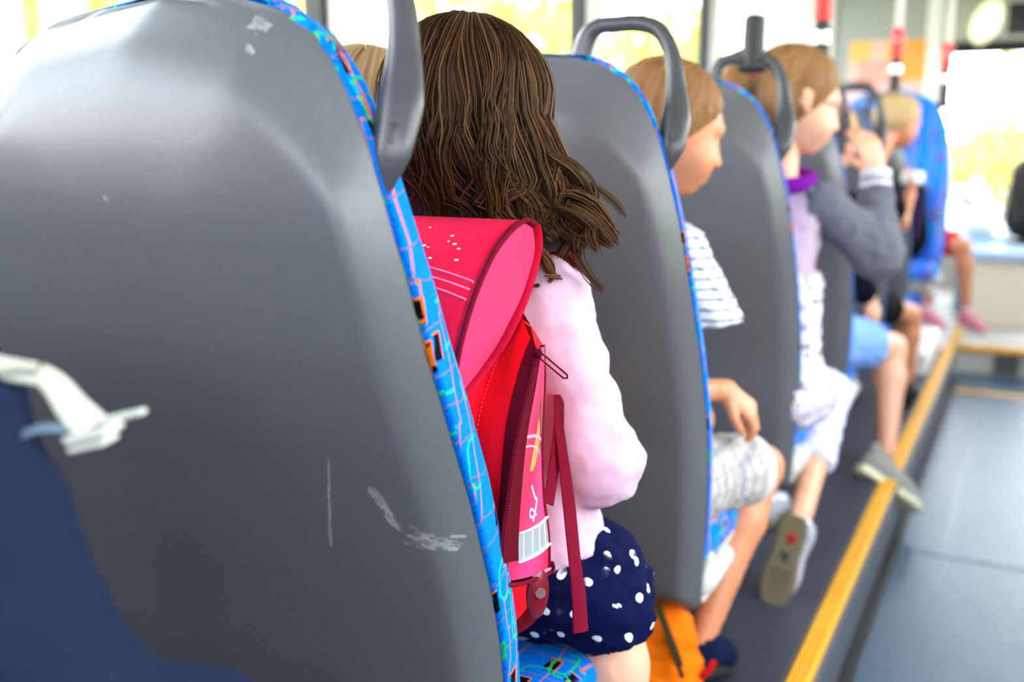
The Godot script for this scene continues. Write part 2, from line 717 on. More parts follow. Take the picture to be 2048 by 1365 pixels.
func _ready() -> void:
	rng.seed = 41
	# camera: a 35 mm lens wide open, at a seated adult's eye, turned towards the windows and a little down
	var cam := Camera3D.new()
	cam.name = "camera"
	cam.position = Vector3(0, 1.03, 0)
	cam.rotation_order = EULER_ORDER_YXZ
	cam.rotation_degrees = Vector3(-11.351, 27.502, 0)
	cam.near = 0.05
	cam.far = 400.0
	var lens := CameraAttributesPhysical.new()
	lens.frustum_focal_length = 35.16
	lens.frustum_focus_distance = 1.07
	lens.exposure_aperture = 2.4
	lens.frustum_near = 0.05
	lens.frustum_far = 400.0
	cam.attributes = lens
	cam.fov = 37.684
	add_child(cam)
	cam.current = true

	# sky: bright thin overcast, far above what the exposure holds
	var env := Environment.new()
	var sky := Sky.new()
	var sm := ProceduralSkyMaterial.new()
	sm.sky_top_color = Color(0.90, 0.95, 1.0)
	sm.sky_horizon_color = Color(1.0, 1.0, 0.985)
	sm.sky_curve = 0.2
	sm.sky_energy_multiplier = 6.0
	sm.ground_bottom_color = Color(0.6, 0.6, 0.58)
	sm.ground_horizon_color = Color(0.85, 0.85, 0.83)
	sm.ground_energy_multiplier = 3.0
	sky.sky_material = sm
	env.background_mode = Environment.BG_SKY
	env.sky = sky
	env.tonemap_mode = Environment.TONE_MAPPER_LINEAR
	env.tonemap_exposure = 0.222
	env.sdfgi_enabled = true
	env.ssao_enabled = true
	env.ssil_enabled = true
	var we := WorldEnvironment.new()
	we.name = "world"
	we.environment = env
	add_child(we)

	knit = noise_tex(512, 0.22, true, 6.0, null, 7)
	materials()
	shell_of_bus()
	outside()
	front_of_bus()
	seats()
	poles()
	girl_with_satchel()
	satchel()
	boy_in_stripes()
	girl_with_ponytail()
	children_ahead()
	navy_neighbour()
	orange_bag()


# ------------------------------------------------------------------ the bus
const WALL := -1.65
const RIGHT := 1.0
const SILLS := [1.08, 1.08]
const PILLARS := [-1.08, 0.56, 2.20, 3.84, 5.51, 7.15]
const REAR := -1.35


func slab(mb: MB, x0: float, x1: float, y0: float, y1: float, f0: float, f1: float, ch := 0.004) -> void:
	cbox(mb, q((x0 + x1) / 2, (y0 + y1) / 2, (f0 + f1) / 2), Vector3(x1 - x0, y1 - y0, f1 - f0), ch)


func shell_of_bus() -> void:
	var mb := MB.new()
	slab(mb, WALL - 0.06, -0.352, -0.22, 0.0, REAR, 5.42)
	struct("floor", mb, M.platform)
	mb = MB.new()
	slab(mb, -0.352, -0.305, -0.215, 0.001, REAR, 5.42, 0.006)
	# a rolled nosing: three fine ribs along the strip
	for k in 3:
		slab(mb, -0.346 + k * 0.013, -0.340 + k * 0.013, 0.0, 0.0035, REAR, 5.42, 0.001)
	struct("trim_1", mb, M.yellow)
	mb = MB.new()
	slab(mb, -0.31, -0.297, -0.2, -0.012, REAR, 5.42)
	struct("trim_2", mb, M.riser)
	mb = MB.new()
	slab(mb, -0.299, -0.268, -0.165, -0.152, REAR, 5.42, 0.006)
	struct("trim_3", mb, M.seam)
	# aisle: sheets of vinyl with welded joints between
	mb = MB.new()
	slab(mb, -0.3, RIGHT + 0.06, -0.25, -0.17, REAR, 5.2)
	struct("floor_001", mb, M.seam)
	var fl := struct_node("floor_002")
	for k in [[-1.35, -0.6], [-0.594, 1.2], [1.206, 3.0], [3.006, 5.2]]:
		mb = MB.new()
		slab(mb, -0.295, RIGHT + 0.06, -0.2, -0.16, k[0], k[1], 0.003)
		part("vinyl_sheet", mb, M.aisle, fl)
	mb = MB.new()
	slab(mb, -0.29, RIGHT, -0.16, -0.1565, 5.145, 5.195, 0.001)
	struct("trim_4", mb, M.yellow)
	# front podium behind the driver: two steps with yellow edges
	mb = MB.new()
	slab(mb, -0.30, 0.34, -0.2, -0.03, 5.62, 7.7)
	slab(mb, WALL - 0.06, -0.30, -0.2, 0.0, 5.42, 7.7)
	struct("floor_003", mb, M.wall)
	mb = MB.new()
	slab(mb, -0.30, RIGHT, -0.2, -0.16, 5.2, 7.7)
	struct("floor_004", mb, M.aisle)
	mb = MB.new()
	slab(mb, -0.30, 0.35, -0.045, -0.02, 5.6, 5.67, 0.005)
	slab(mb, -0.345, -0.30, -0.02, 0.004, 5.42, 7.7, 0.004)
	struct("trim_5", mb, M.yellow)
	var vent := struct_node("trim_6")
	for k in 7:
		mb = MB.new()
		slab(mb, -0.12, 0.0, -0.145 + k * 0.014, -0.137 + k * 0.014, 5.605, 5.63, 0.001)
		part("vent_slat", mb, M.riser, vent)

	# window walls, left and right: sill panel, header, pillars, panes
	for side in 2:
		var x: float = WALL if side == 0 else RIGHT
		var inn := 1.0 if side == 0 else -1.0
		var SILL: float = SILLS[side]
		var nm := "wall_left" if side == 0 else "wall_right"
		mb = MB.new()
		slab(mb, minf(x, x - inn * 0.06), maxf(x, x - inn * 0.06), 1.98, 2.26, REAR, 7.7, 0.01)
		struct(nm, mb, M.wall)
		mb = MB.new()
		for span in ([[REAR, 7.7]] if side == 0 else [[REAR, 0.62], [2.14, 7.7]]):
			slab(mb, minf(x, x - inn * 0.06), maxf(x, x - inn * 0.06), -0.25, SILL, span[0], span[1], 0.01)
			slab(mb, minf(x + inn * 0.02, x - inn * 0.06), maxf(x + inn * 0.02, x - inn * 0.06), SILL - 0.04, SILL, span[0], span[1], 0.01)
		struct(nm + "_lower", mb, M.bulkhead)
		for i in PILLARS.size():
			var f: float = PILLARS[i]
			mb = MB.new()
			slab(mb, minf(x + inn * 0.03, x - inn * 0.05), maxf(x + inn * 0.03, x - inn * 0.05), SILL - 0.02, 2.0, f - 0.065, f + 0.07, 0.012)
			struct("trim_%d" % (10 + side * 10 + i), mb, M.pillar)
			var rb := MB.new()
			slab(rb, minf(x + inn * 0.012, x - inn * 0.05), maxf(x + inn * 0.012, x - inn * 0.05), SILL - 0.02, 2.0, f - 0.088, f - 0.063, 0.004)
			part("gasket", rb, M.rubber, get_node("trim_%d" % (10 + side * 10 + i)))
			if i < PILLARS.size() - 1:
				var g: float = PILLARS[i + 1]
				if side == 1 and i == 1:
					# the glazed double door in the middle of the right side
					var door := struct_node("door_1")
					for leaf in 2:
						var f0: float = 0.62 + leaf * 0.76
						mb = MB.new()
						slab(mb, x + 0.01, x + 0.05, -0.18, 0.52, f0, f0 + 0.755, 0.006)
						slab(mb, x + 0.01, x + 0.05, 1.90, 2.0, f0, f0 + 0.755, 0.006)
						slab(mb, x + 0.01, x + 0.05, -0.18, 2.0, f0, f0 + 0.06, 0.006)
						slab(mb, x + 0.01, x + 0.05, -0.18, 2.0, f0 + 0.695, f0 + 0.755, 0.006)
						part("door_frame", mb, M.rubber, door)
						mb = MB.new()
						slab(mb, x + 0.027, x + 0.033, 0.50, 1.92, f0 + 0.05, f0 + 0.705, 0.001)
						part("door_pane", mb, M.glass, door)
					continue
				mb = MB.new()
				slab(mb, x - inn * 0.035 - 0.003, x - inn * 0.035 + 0.003, SILL - 0.01, 1.99, f + 0.07, g - 0.065, 0.001)
				struct("window_%d" % (1 + side * 10 + i), mb, M.glass)
	mb = MB.new()
	slab(mb, WALL - 0.08, RIGHT + 0.08, 2.22, 2.30, REAR - 0.1, 7.8)
	# coved joint between wall and ceiling
	for k in [[WALL, 1.0], [RIGHT, -1.0]]:
		var rings := []
		for s in 7:
			var a := s / 6.0 * PI / 2
			rings.append(PackedVector3Array([q(k[0] + k[1] * 0.28 * (1.0 - sin(a)) - 0.001, 1.96 + 0.27 * (1.0 - cos(a)) + 0.0, REAR), q(k[0] + k[1] * 0.28 * (1.0 - sin(a)) - 0.001, 1.96 + 0.27 * (1.0 - cos(a)), 7.7)]))
		loft(mb, rings, false)
	struct("ceiling", mb, M.ceiling)
	# engine bulkhead close behind the camera
	mb = MB.new()
	slab(mb, WALL - 0.06, RIGHT + 0.06, -0.25, 1.30, REAR - 0.06, REAR)
	slab(mb, WALL - 0.06, RIGHT + 0.06, 2.05, 2.26, REAR - 0.06, REAR)
	slab(mb, WALL - 0.06, WALL + 0.12, 1.28, 2.07, REAR - 0.06, REAR)
	slab(mb, RIGHT - 0.12, RIGHT + 0.06, 1.28, 2.07, REAR - 0.06, REAR)
	struct("wall_rear", mb, M.bulkhead)
	mb = MB.new()
	slab(mb, WALL + 0.1, RIGHT - 0.1, 1.29, 2.06, REAR - 0.035, REAR - 0.029, 0.001)
	struct("window_30", mb, M.glass)
	# ceiling lamps: two rows of flat strips
	for k in [[-0.72, 5.75], [0.42, 5.75], [-0.72, 2.6], [0.42, 2.6]]:
		ceiling_lamp(k[0], k[1], "white strip lamp set into the bus ceiling, %s row, %s" % ["window" if k[0] < 0.0 else "aisle", "far end" if k[1] > 5.0 else "above the third seat"])


func ceiling_lamp(x: float, f: float, label: String) -> void:
	var t := thing("ceiling_lamp", label, "lamp", q(x, 2.2, f), "ceiling strip lamps")
	var mb := MB.new()
	cbox(mb, Vector3(0, 0.006, 0), Vector3(0.22, 0.03, 1.1), 0.006)
	part("housing", mb, M.white, t)
	mb = MB.new()
	cbox(mb, Vector3(0, -0.011, 0), Vector3(0.18, 0.01, 1.04), 0.003)
	var lit := mat(Color(1, 0.97, 0.9), 0.5)
	lit.emission_enabled = true
	lit.emission = Color(1, 0.96, 0.86)
	lit.emission_energy_multiplier = 9.0
	part("diffuser", mb, lit, t)
	var l := AreaLight3D.new()
	l.name = "lamp_light"
	l.area_size = Vector2(0.18, 1.04)
	l.light_energy = 0.12
	l.light_color = Color(1, 0.96, 0.88)
	l.shadow_enabled = true
	l.position = Vector3(0, -0.02, 0)
	l.rotation_degrees = Vector3(-90, 0, 0)
	t.add_child(l)


func outside() -> void:
	var mb := MB.new()
	slab(mb, -60, 60, -1.2, -1.0, -50, 90, 0.02)
	struct("ground", mb, M.grass)
	mb = MB.new()
	slab(mb, -4.2, 7.0, -1.0, -0.99, -50, 80, 0.001)
	struct("road", mb, M.road)
	var spots := [[-8.5, 6.2, 5.2, 1.9], [-10.5, 11.5, 6.0, 2.3], [-7.6, 15.5, 4.6, 1.7], [-12.0, 19.5, 7.0, 2.8], [-9.0, 26.0, 6.0, 2.4], [-5.6, 33.0, 5.0, 2.2], [3.2, 40.0, 5.5, 2.6], [-1.2, 52.0, 6.0, 2.8], [9.0, 24.0, 5.0, 2.2], [-2.3, 21.0, 2.3, 1.5], [-0.7, 29.0, 2.4, 1.5]]
	var says := ["nearest yellow-leaved tree outside, seen above the first girl's head", "tall sunlit tree outside between the first and second window posts", "smaller pale yellow tree beyond the second window post", "broad yellow tree farther along the roadside windows", "sunlit roadside tree hidden far ahead past the left windows", "yellow-green tree at the left edge of the windscreen", "yellow-green tree low in the middle of the windscreen view", "farthest tree down the road through the windscreen", "roadside tree on the right ahead of the bus", "low yellow-green bush at the lower left of the windscreen", "low yellow bush at the bottom of the windscreen, right of the other bush"]
	for i in spots.size():
		var s = spots[i]
		tree(s[0], s[1], s[2], s[3], says[i])


func tree(x: float, f: float, h: float, r: float, label: String) -> void:
	var t := thing("tree", label, "tree", q(x, -1.0, f), "roadside trees")
	var mb := MB.new()
	tube(mb, spline([Vector3(0, 0, 0), Vector3(0.05, h * 0.3, 0.03), Vector3(-0.04, h * 0.6, 0), Vector3(0.02, h * 0.9, 0)], 4), [0.16, 0.11, 0.07, 0.02], 8)
	for k in 7:
		var a := k * 2.4
		var y := h * (0.4 + 0.07 * k)
		tube(mb, spline([Vector3(0, y, 0), Vector3(cos(a) * r * 0.4, y + 0.3, sin(a) * r * 0.4), Vector3(cos(a) * r * 0.8, y + 0.8, sin(a) * r * 0.8)], 3), [0.06, 0.035, 0.012], 6)
	part("trunk", mb, M.bark, t)
	var leaf := MB.new()
	var rings := []
	for k in 5:
		var w: float = [0.002, 0.055, 0.075, 0.05, 0.002][k]
		rings.append(PackedVector3Array([Vector3(-w, 0.012, k * 0.055), Vector3(0, 0, k * 0.055), Vector3(w, 0.012, k * 0.055)]))
	loft(leaf, rings, false)
	var mm := MultiMesh.new()
	mm.transform_format = MultiMesh.TRANSFORM_3D
	mm.mesh = leaf.mesh()
	mm.instance_count = 900
	for i in mm.instance_count:
		var d := Vector3(rng.randfn(), rng.randfn(), rng.randfn()).normalized() * pow(rng.randf(), 0.4)
		var lump_ := 0.8 + 0.3 * sin(d.x * 5.0 + x) * cos(d.z * 4.0 + f)
		var p := Vector3(d.x * r * lump_, h * 0.66 + d.y * h * 0.38 * lump_, d.z * r * lump_)
		var b := Basis.from_euler(Vector3(rng.randf() * TAU, rng.randf() * TAU, rng.randf() * TAU)).scaled(Vector3.ONE * rng.randf_range(1.1, 2.0))
		mm.set_instance_transform(i, Transform3D(b, p))
	var mi := MultiMeshInstance3D.new()
	mi.name = "foliage"
	mi.multimesh = mm
	mi.material_override = M.leaf
	mi.set_meta("kind", "stuff")
	t.add_child(mi)


func front_of_bus() -> void:
	# front wall with the windscreen opening
	var mb := MB.new()
	slab(mb, WALL - 0.06, RIGHT + 0.06, -0.25, 0.42, 7.7, 7.78)
	slab(mb, WALL - 0.06, RIGHT + 0.06, 1.66, 2.26, 7.66, 7.78)
	slab(mb, WALL - 0.06, -0.66, 0.4, 1.7, 7.66, 7.78)
	struct("wall_front", mb, M.wall)
	mb = MB.new()
	slab(mb, -0.66, RIGHT, 1.60, 1.68, 7.60, 7.67)
	struct("trim_40", mb, M.black)
	mb = MB.new()
	slab(mb, -0.66, RIGHT, 0.42, 1.66, 7.72, 7.726, 0.001)
	struct("window_40", mb, M.glass)
	# cross-board and partition behind the driver
	mb = MB.new()
	slab(mb, WALL, -1.20, 0.0, 2.22, 6.5, 6.56, 0.01)
	slab(mb, -1.21, -0.60, 0.0, 1.30, 6.5, 6.54, 0.01)
	slab(mb, -0.66, -0.585, 0.0, 2.22, 6.48, 6.56, 0.02)
	slab(mb, -1.24, -1.18, 1.2, 2.22, 6.48, 6.56, 0.015)
	struct("wall_partition", mb, M.white)
	mb = MB.new()
	slab(mb, -1.18, -0.66, 1.32, 1.95, 6.51, 6.535, 0.004)
	struct("wall_partition_panel", mb, M.grey_panel)
	# poster
	var im := Image.create(256, 256, false, Image.FORMAT_RGB8)
	for y in 256:
		for x in 256:
			var c := Color(0.93, 0.70, 0.62).lerp(Color(0.86, 0.74, 0.85), clampf((y - 90) / 160.0 - x / 500.0, 0, 1))
			if y < 70 and (x < 70 or x > 120):
				c = Color(0.95, 0.68, 0.34)
			if x > 170 and y < 150:
				c = Color(0.96, 0.60, 0.24)
			im.set_pixel(x, y, c)
	for k in 6:
		stroke(im, [Vector2(30, 80 + k * 16), Vector2(150 - (k % 3) * 18, 80 + k * 16)], 3, Color(0.9, 0.42, 0.4))
	for k in 40:
		dab(im, 190 + rng.randf_range(-18, 18), 200 + rng.randf_range(-18, 18), 6, Color(0.35, 0.62, 0.86))
		dab(im, 232 + rng.randf_range(-10, 10), 205 + rng.randf_range(-12, 12), 4, Color(0.45, 0.66, 0.35))
	var t := thing("poster", "pink and orange poster on the partition behind the driver", "poster", q(-0.86, 1.41, 6.49))
	mb = MB.new()
	var w := 0.22
	var h := 0.20
	var k0 := mb.vert(Vector3(-w, h, 0.002), Vector3.BACK, Vector2(0, 0))
	mb.vert(Vector3(w, h, 0.002), Vector3.BACK, Vector2(1, 0))
	mb.vert(Vector3(w, -h, 0.002), Vector3.BACK, Vector2(1, 1))
	mb.vert(Vector3(-w, -h, 0.002), Vector3.BACK, Vector2(0, 1))
	mb.tri(k0, k0 + 1, k0 + 2)
	mb.tri(k0, k0 + 2, k0 + 3)
	part("sheet", mb, tex_mat(ImageTexture.create_from_image(im), 0.0, 0.5), t)
	mb = MB.new()
	cbox(mb, Vector3(0, 0, -0.003), Vector3(w * 2, h * 2, 0.008), 0.001)
	part("backing", mb, M.white, t)
	# blue paper note beside the poster
	mb = MB.new()
	ball(mb, q(-0.67, 1.18, 6.44), Vector3(0.055, 0.05, 0.03))
	var deco := part("bag_on_hook", mb, mat(Color(0.45, 0.58, 0.9), 0.7), self)
	tag(deco, "small light-blue round item hanging at the partition post behind the driver", "bag")
	# driver's cab box with a pale top
	t = thing("cab_box", "cream cab box with a pale blue-white top beside the front podium", "cabinet", q(-0.12, -0.03, 6.42))
	mb = MB.new()
	cbox(mb, Vector3(-0.02, 0.195, 0), Vector3(0.34, 0.39, 0.3), 0.015)
	part("body", mb, mat(Color(0.97, 0.92, 0.81), 0.45), t)
	mb = MB.new()
	cbox(mb, Vector3(0.0, 0.42, 0.0), Vector3(0.46, 0.07, 0.36), 0.02)
	part("top", mb, mat(Color(0.75, 0.84, 0.93), 0.3), t)
	# rounded dash hood on it, and the ticket machine
	mb = MB.new()
	var rings := []
	for i in 8:
		var a := i / 7.0 * PI
		rings.append(PackedVector3Array([q(-0.40, 0.36 + 0.10 * sin(a), 6.85 - 0.25 * cos(a)), q(-0.14, 0.36 + 0.13 * sin(a), 6.85 - 0.25 * cos(a))]))
	loft(mb, rings, false)
	slab(mb, -0.40, -0.14, -0.03, 0.37, 6.60, 7.10, 0.01)
	tag(part("dashboard", mb, mat(Color(0.55, 0.66, 0.78), 0.35), self), "grey-blue rounded dashboard hood below the windscreen", "dashboard")
	t = thing("ticket_machine", "bright white ticket machine with a round head on the dashboard", "machine", q(-0.32, 0.47, 6.85))
	mb = MB.new()
	cbox(mb, Vector3(0.02, 0.07, 0), Vector3(0.17, 0.16, 0.14), 0.03)
	part("body", mb, mat(Color(0.97, 0.97, 0.95), 0.25), t)
	mb = MB.new()
	ball(mb, Vector3(-0.05, 0.22, 0), Vector3(0.07, 0.08, 0.05), Basis(Vector3.BACK, 0.5))
	part("head", mb, mat(Color(0.97, 0.97, 0.95), 0.25), t)
	# driver's seat
	t = thing("driver_seat", "black driver's seat with a green side cover in front of the windscreen", "seat", q(-0.06, -0.03, 7.15))
	mb = MB.new()
	nets(mb, [[Vector3(0.0, 0.56, 0), Vector3(0.0, 0.86, 0.03), 0.12, 0.10, 0.03], [Vector3(0.1, 0.56, 0), Vector3(0.1, 0.86, 0.03), 0.12, 0.10, 0.03]], 0.025)
	part("backrest", mb, M.black, t)
	mb = MB.new()
	cbox(mb, Vector3(0.05, 0.24, -0.2), Vector3(0.44, 0.4, 0.5), 0.05)
	part("base", mb, M.black, t)
	mb = MB.new()
	nets(mb, [[Vector3(0.14, 0.62, 0.1), Vector3(0.14, 0.84, 0.12), 0.05, 0.045, 0.02]], 0.018)
	part("cover", mb, mat(Color(0.08, 0.36, 0.06), 0.8), t)
	# oval lamp and dark screen over the driver
	t = thing("cab_lamp", "bright cream tilted oval lamp under the ceiling near the windscreen", "lamp", q(-0.33, 1.66, 6.2))
	mb = MB.new()
	ball(mb, Vector3.ZERO, Vector3(0.075, 0.125, 0.03), Basis(Vector3.BACK, -0.35))
	var lit := mat(Color(1, 0.97, 0.85), 0.4)
	lit.emission_enabled = true
	lit.emission = Color(1, 0.95, 0.72)
	lit.emission_energy_multiplier = 1.1
	part("diffuser", mb, lit, t)
	mb = MB.new()
	tube(mb, PackedVector3Array([Vector3(0, 0.05, -0.03), Vector3(0, 0.3, -0.05), Vector3(0, 0.56, -0.05)]), [0.012], 8)
	part("stem", mb, M.black, t)
	var l := OmniLight3D.new()
	l.name = "lamp_light"
	l.position = Vector3(0, 0, 0.06)
	l.light_energy = 0.06
	l.light_color = Color(1, 0.95, 0.8)
	l.light_size = 0.06
	l.shadow_enabled = true
	l.omni_range = 6.0
	l.omni_attenuation = 2.0
	t.add_child(l)
	t = thing("ceiling_screen", "dark screen hanging under the ceiling at the upper right, beside the cream lamp", "screen", q(-0.13, 1.68, 6.3))
	mb = MB.new()
	cbox(mb, Vector3(0.08, 0, 0), Vector3(0.36, 0.17, 0.05), 0.01)
	part("case", mb, M.black, t)
	mb = MB.new()
	cbox(mb, Vector3(0.08, 0.0, 0.026), Vector3(0.32, 0.13, 0.004), 0.001)
	part("display", mb, mat(Color(0.03, 0.04, 0.05), 0.15), t)
	mb = MB.new()
	cbox(mb, Vector3(0.08, 0.3, 0), Vector3(0.05, 0.46, 0.03), 0.004)
	part("bracket", mb, M.black, t)


# ------------------------------------------------------------------ seats
const ROW := [0.70, 1.42, 2.13, 2.84, 3.55, 4.26]
const SEAT_X := -0.735


func prof(tab: Array, y: float) -> float:
	for i in tab.size() - 1:
		if y <= tab[i + 1][0]:
			var t: float = clampf((y - tab[i][0]) / (tab[i + 1][0] - tab[i][0]), 0.0, 1.0)
			return lerpf(tab[i][1], tab[i + 1][1], t)
	return tab[-1][1]


const WIDE := [[0.225, 0.274], [0.24, 0.281], [0.313, 0.284], [0.366, 0.289], [0.442, 0.293], [0.519, 0.296], [0.6, 0.296], [0.703, 0.292], [0.8, 0.286], [0.847, 0.281], [0.91, 0.273], [0.946, 0.265], [0.981, 0.257], [1.03, 0.242], [1.069, 0.224], [1.097, 0.206], [1.12, 0.183], [1.138, 0.152], [1.15, 0.112], [1.157, 0.065], [1.16, 0.0]]
const EDGE := [[0.225, 0.166], [0.313, 0.158], [0.366, 0.148], [0.442, 0.134], [0.519, 0.12], [0.576, 0.105], [0.645, 0.083], [0.703, 0.064], [0.75, 0.046], [0.799, 0.028], [0.847, 0.012], [0.91, -0.001], [0.946, -0.007], [0.981, -0.011], [1.03, -0.013], [1.069, -0.012], [1.097, -0.010], [1.123, -0.005], [1.16, 0.012]]


# the back of the seat is one closed skin: outline in x-y, "bulge" of the distance to that outline in z
func seat_face(y0: float, grow: float, bulge: Callable, rows: int, half: int) -> Array:
	var outline := PackedVector2Array()
	for k in 41:
		var y := lerpf(y0, 1.16, k / 40.0)
		outline.append(Vector2(prof(WIDE, y) + grow * 0.3, y + grow * k / 40.0))
	for k in range(1, 17):
		var a := k / 16.0
		outline.append(Vector2(lerpf(0.112, 0.0, a), 1.15 + 0.01 * a * (2.0 - a) + grow))
	var out := []
	for i in rows + 1:
		var s := float(i) / rows
		s = s + 0.12 * sin(s * PI2) * -0.6
		var y := lerpf(y0, 1.16, s)
		var w := (prof(WIDE, y) + grow * 0.3) if i < rows else 0.0005
		var yy := y + grow * s
		var ring := PackedVector3Array()
		for j in range(-half, half + 1):
			var t: float = pow(1.0 - absf(j) / half, 2.0)
			var x := w * (1.0 - t) * signf(j) if j != 0 else 0.0
			if absf(j) < half and j != 0:
				x = signf(j) * w * (1.0 - pow(1.0 - absf(j) / float(half), 1.9))
			if grow > 0.0:
				# the pad shows a little past the shell on the aisle side and the top only
				yy = y + grow * s * clampf((x + 0.12) / 0.15, -0.9, 1.0)
				if x < 0.0:
					x *= 0.985
			var p := Vector2(absf(x), yy)
			var d := p.y - y0
			for k in outline.size() - 1:
				var a := outline[k]
				var ab := outline[k + 1] - a
				var tt := clampf((p - a).dot(ab) / maxf(ab.length_squared(), 1e-9), 0.0, 1.0)
				d = minf(d, p.distance_to(a + ab * tt))
			if absf(j) == half or i == rows or i == 0:
				d = 0.0
			ring.append(Vector3(x, yy, -prof(EDGE, y) + bulge.call(d, y, x)))
		if grow > 0.0:
			for e in [[0, -1], [ring.size() - 1, 1]]:
				var lip: Vector3 = ring[e[0]]
				lip.x *= maxf(0.0, 1.0 - 0.03 / maxf(w, 0.03))
				if e[1] < 0:
					ring.insert(0, lip)
				else:
					ring.append(lip)
		out.append(ring)
	if grow > 0.0:
		var last := PackedVector3Array()
		for p in out[-1]:
			last.append(p - Vector3(0, 0.03, 0))
		out.append(last)
	return out


func make_seat(first: bool) -> Node3D:
	var t := thing("bus_seat", "x", "seat", q(SEAT_X, 0, ROW[0]), "row of bus seats along the aisle")
	# moulded shell: a narrow side face, a crease, then a gently crowned back
	var bulge := func(d: float, y: float, _x: float) -> float:
		var soft := smoothstep(0.98, 1.10, y)
		var u := clampf(d / lerpf(0.03, 0.11, soft), 0.0, 1.0)
		return 0.034 * (1.0 - pow(1.0 - u, lerpf(1.3, 2.6, soft))) + 0.016 * (1.0 - exp(-maxf(d - 0.024, 0.0) / 0.09))
	var mb := MB.new()
	loft(mb, seat_face(0.225, 0.0, bulge, 64, 22), false, false, false, Vector3(0, 0, 1))
	if first:
		for i in mb.v.size():
			mb.uv[i] = Vector2((mb.v[i].x + 0.32) / 0.64, 1.2 - mb.v[i].y)
	part("back_shell", mb, M.worn if first else M.shell, t)
	# upholstered pad in front of it
	mb = MB.new()
	var puff := func(d: float, y: float, x: float) -> float:
		var u := clampf(d / 0.035, 0.0, 1.0)
		var wing := 0.02 * smoothstep(0.12, 0.24, absf(x)) * smoothstep(1.05, 0.8, y)
		return -(0.062 * sqrt(1.0 - (1.0 - u) * (1.0 - u)) + 0.012 * (1.0 - exp(-d / 0.1)) + wing * u)
	loft(mb, seat_face(0.36, 0.006, puff, 40, 16), false, false, false, Vector3(0, 0, -1))
	part("backrest_pad", mb, M.cloth, t)
	# cushion
	mb = MB.new()
	var rings := []
	for k in [[0.300, 0.02], [0.304, 0.004], [0.318, 0.0], [0.352, 0.0], [0.366, 0.005], [0.374, 0.02], [0.377, 0.05], [0.374, 0.12]]:
		var ring := PackedVector3Array()
		for s in 40:
			var a := PI2 * s / 40.0
			var ex := signf(cos(a)) * pow(absf(cos(a)), 0.2)
			var ez := signf(sin(a)) * pow(absf(sin(a)), 0.22)
			ring.append(Vector3(ex * (0.288 - k[1]), k[0], -0.303 + ez * (0.137 - k[1])))
		rings.append(ring)
	loft(mb, rings, true, true, true)
	part("cushion", mb, M.cloth, t)
	# pale moulded pan under the cushion: an upper bowl, and a lower tray
	mb = MB.new()
	rings = []
	for k in [[0.245, 0.05], [0.25, 0.03], [0.275, 0.012], [0.300, 0.004], [0.312, 0.002], [0.314, 0.01]]:
		var ring := PackedVector3Array()
		for s in 40:
			var a := PI2 * s / 40.0
			ring.append(Vector3(signf(cos(a)) * pow(absf(cos(a)), 0.4) * (0.290 - k[1]), k[0], -0.30 + signf(sin(a)) * pow(absf(sin(a)), 0.5) * (0.125 - k[1])))
		rings.append(ring)
	loft(mb, rings, true, true, true)
	part("seat_pan", mb, M.pan, t)
	mb = MB.new()
	cbox(mb, Vector3(0, 0.240, -0.245), Vector3(0.565, 0.030, 0.15), 0.012)
	part("tray", mb, M.pan, t)
	for s in [-1.0, 1.0]:
		mb = MB.new()
		nets(mb, [[Vector3(s * 0.278, 0.262, -0.175), Vector3(s * 0.282, 0.315, -0.20), 0.012, 0.011, 0.01], [Vector3(s * 0.282, 0.27, -0.19), Vector3(s * 0.286, 0.29, -0.27), 0.018, 0.022, 0.015]], 0.006)
		part("side_cap", mb, M.pan, t)
	# pedestal
	mb = MB.new()
	tube(mb, PackedVector3Array([Vector3(-0.1, 0.0, -0.22), Vector3(-0.1, 0.23, -0.22)]), [Vector2(0.035, 0.07)], 16)
	cbox(mb, Vector3(-0.1, 0.006, -0.22), Vector3(0.2, 0.012, 0.24), 0.004)
	part("pedestal", mb, M.black, t)
	# grab handle: a blade on the side of the back that rises into a rounded loop
	mb = MB.new()
	var path := spline([Vector3(0.249, 0.985, 0.004), Vector3(0.257, 1.02, 0.000), Vector3(0.257, 1.06, -0.016), Vector3(0.250, 1.105, -0.034), Vector3(0.239, 1.152, -0.045), Vector3(0.218, 1.188, -0.049), Vector3(0.188, 1.201, -0.050), Vector3(0.148, 1.202, -0.050), Vector3(0.116, 1.199, -0.050), Vector3(0.098, 1.181, -0.049), Vector3(0.088, 1.142, -0.046)], 5)
	tube(mb, path, [Vector2(0.004, 0.006), Vector2(0.010, 0.020), Vector2(0.0135, 0.022), Vector2(0.0125, 0.015), Vector2(0.0118, 0.0118), Vector2(0.0118, 0.0118), Vector2(0.0118, 0.0118), Vector2(0.0118, 0.0118), Vector2(0.0118, 0.0118), Vector2(0.0145, 0.0145), Vector2(0.017, 0.016)], 18, true, Vector3(1, 0, 0))
	var hd := part("handle", mb, M.handle, t)
	mb = MB.new()
	var ringp := []
	for k in 17:
		var a := k / 16.0 * PI2
		ringp.append(Vector3(0.2655, 1.036, 0.006) + Vector3(-0.6, 0, 0.8) * cos(a) * 0.007 + Vector3(0, 1, 0) * sin(a) * 0.0085)
	tube(mb, spline(ringp, 2), [0.0009], 6, false)
	part("screw_cover", mb, M.handle, hd)
	return t


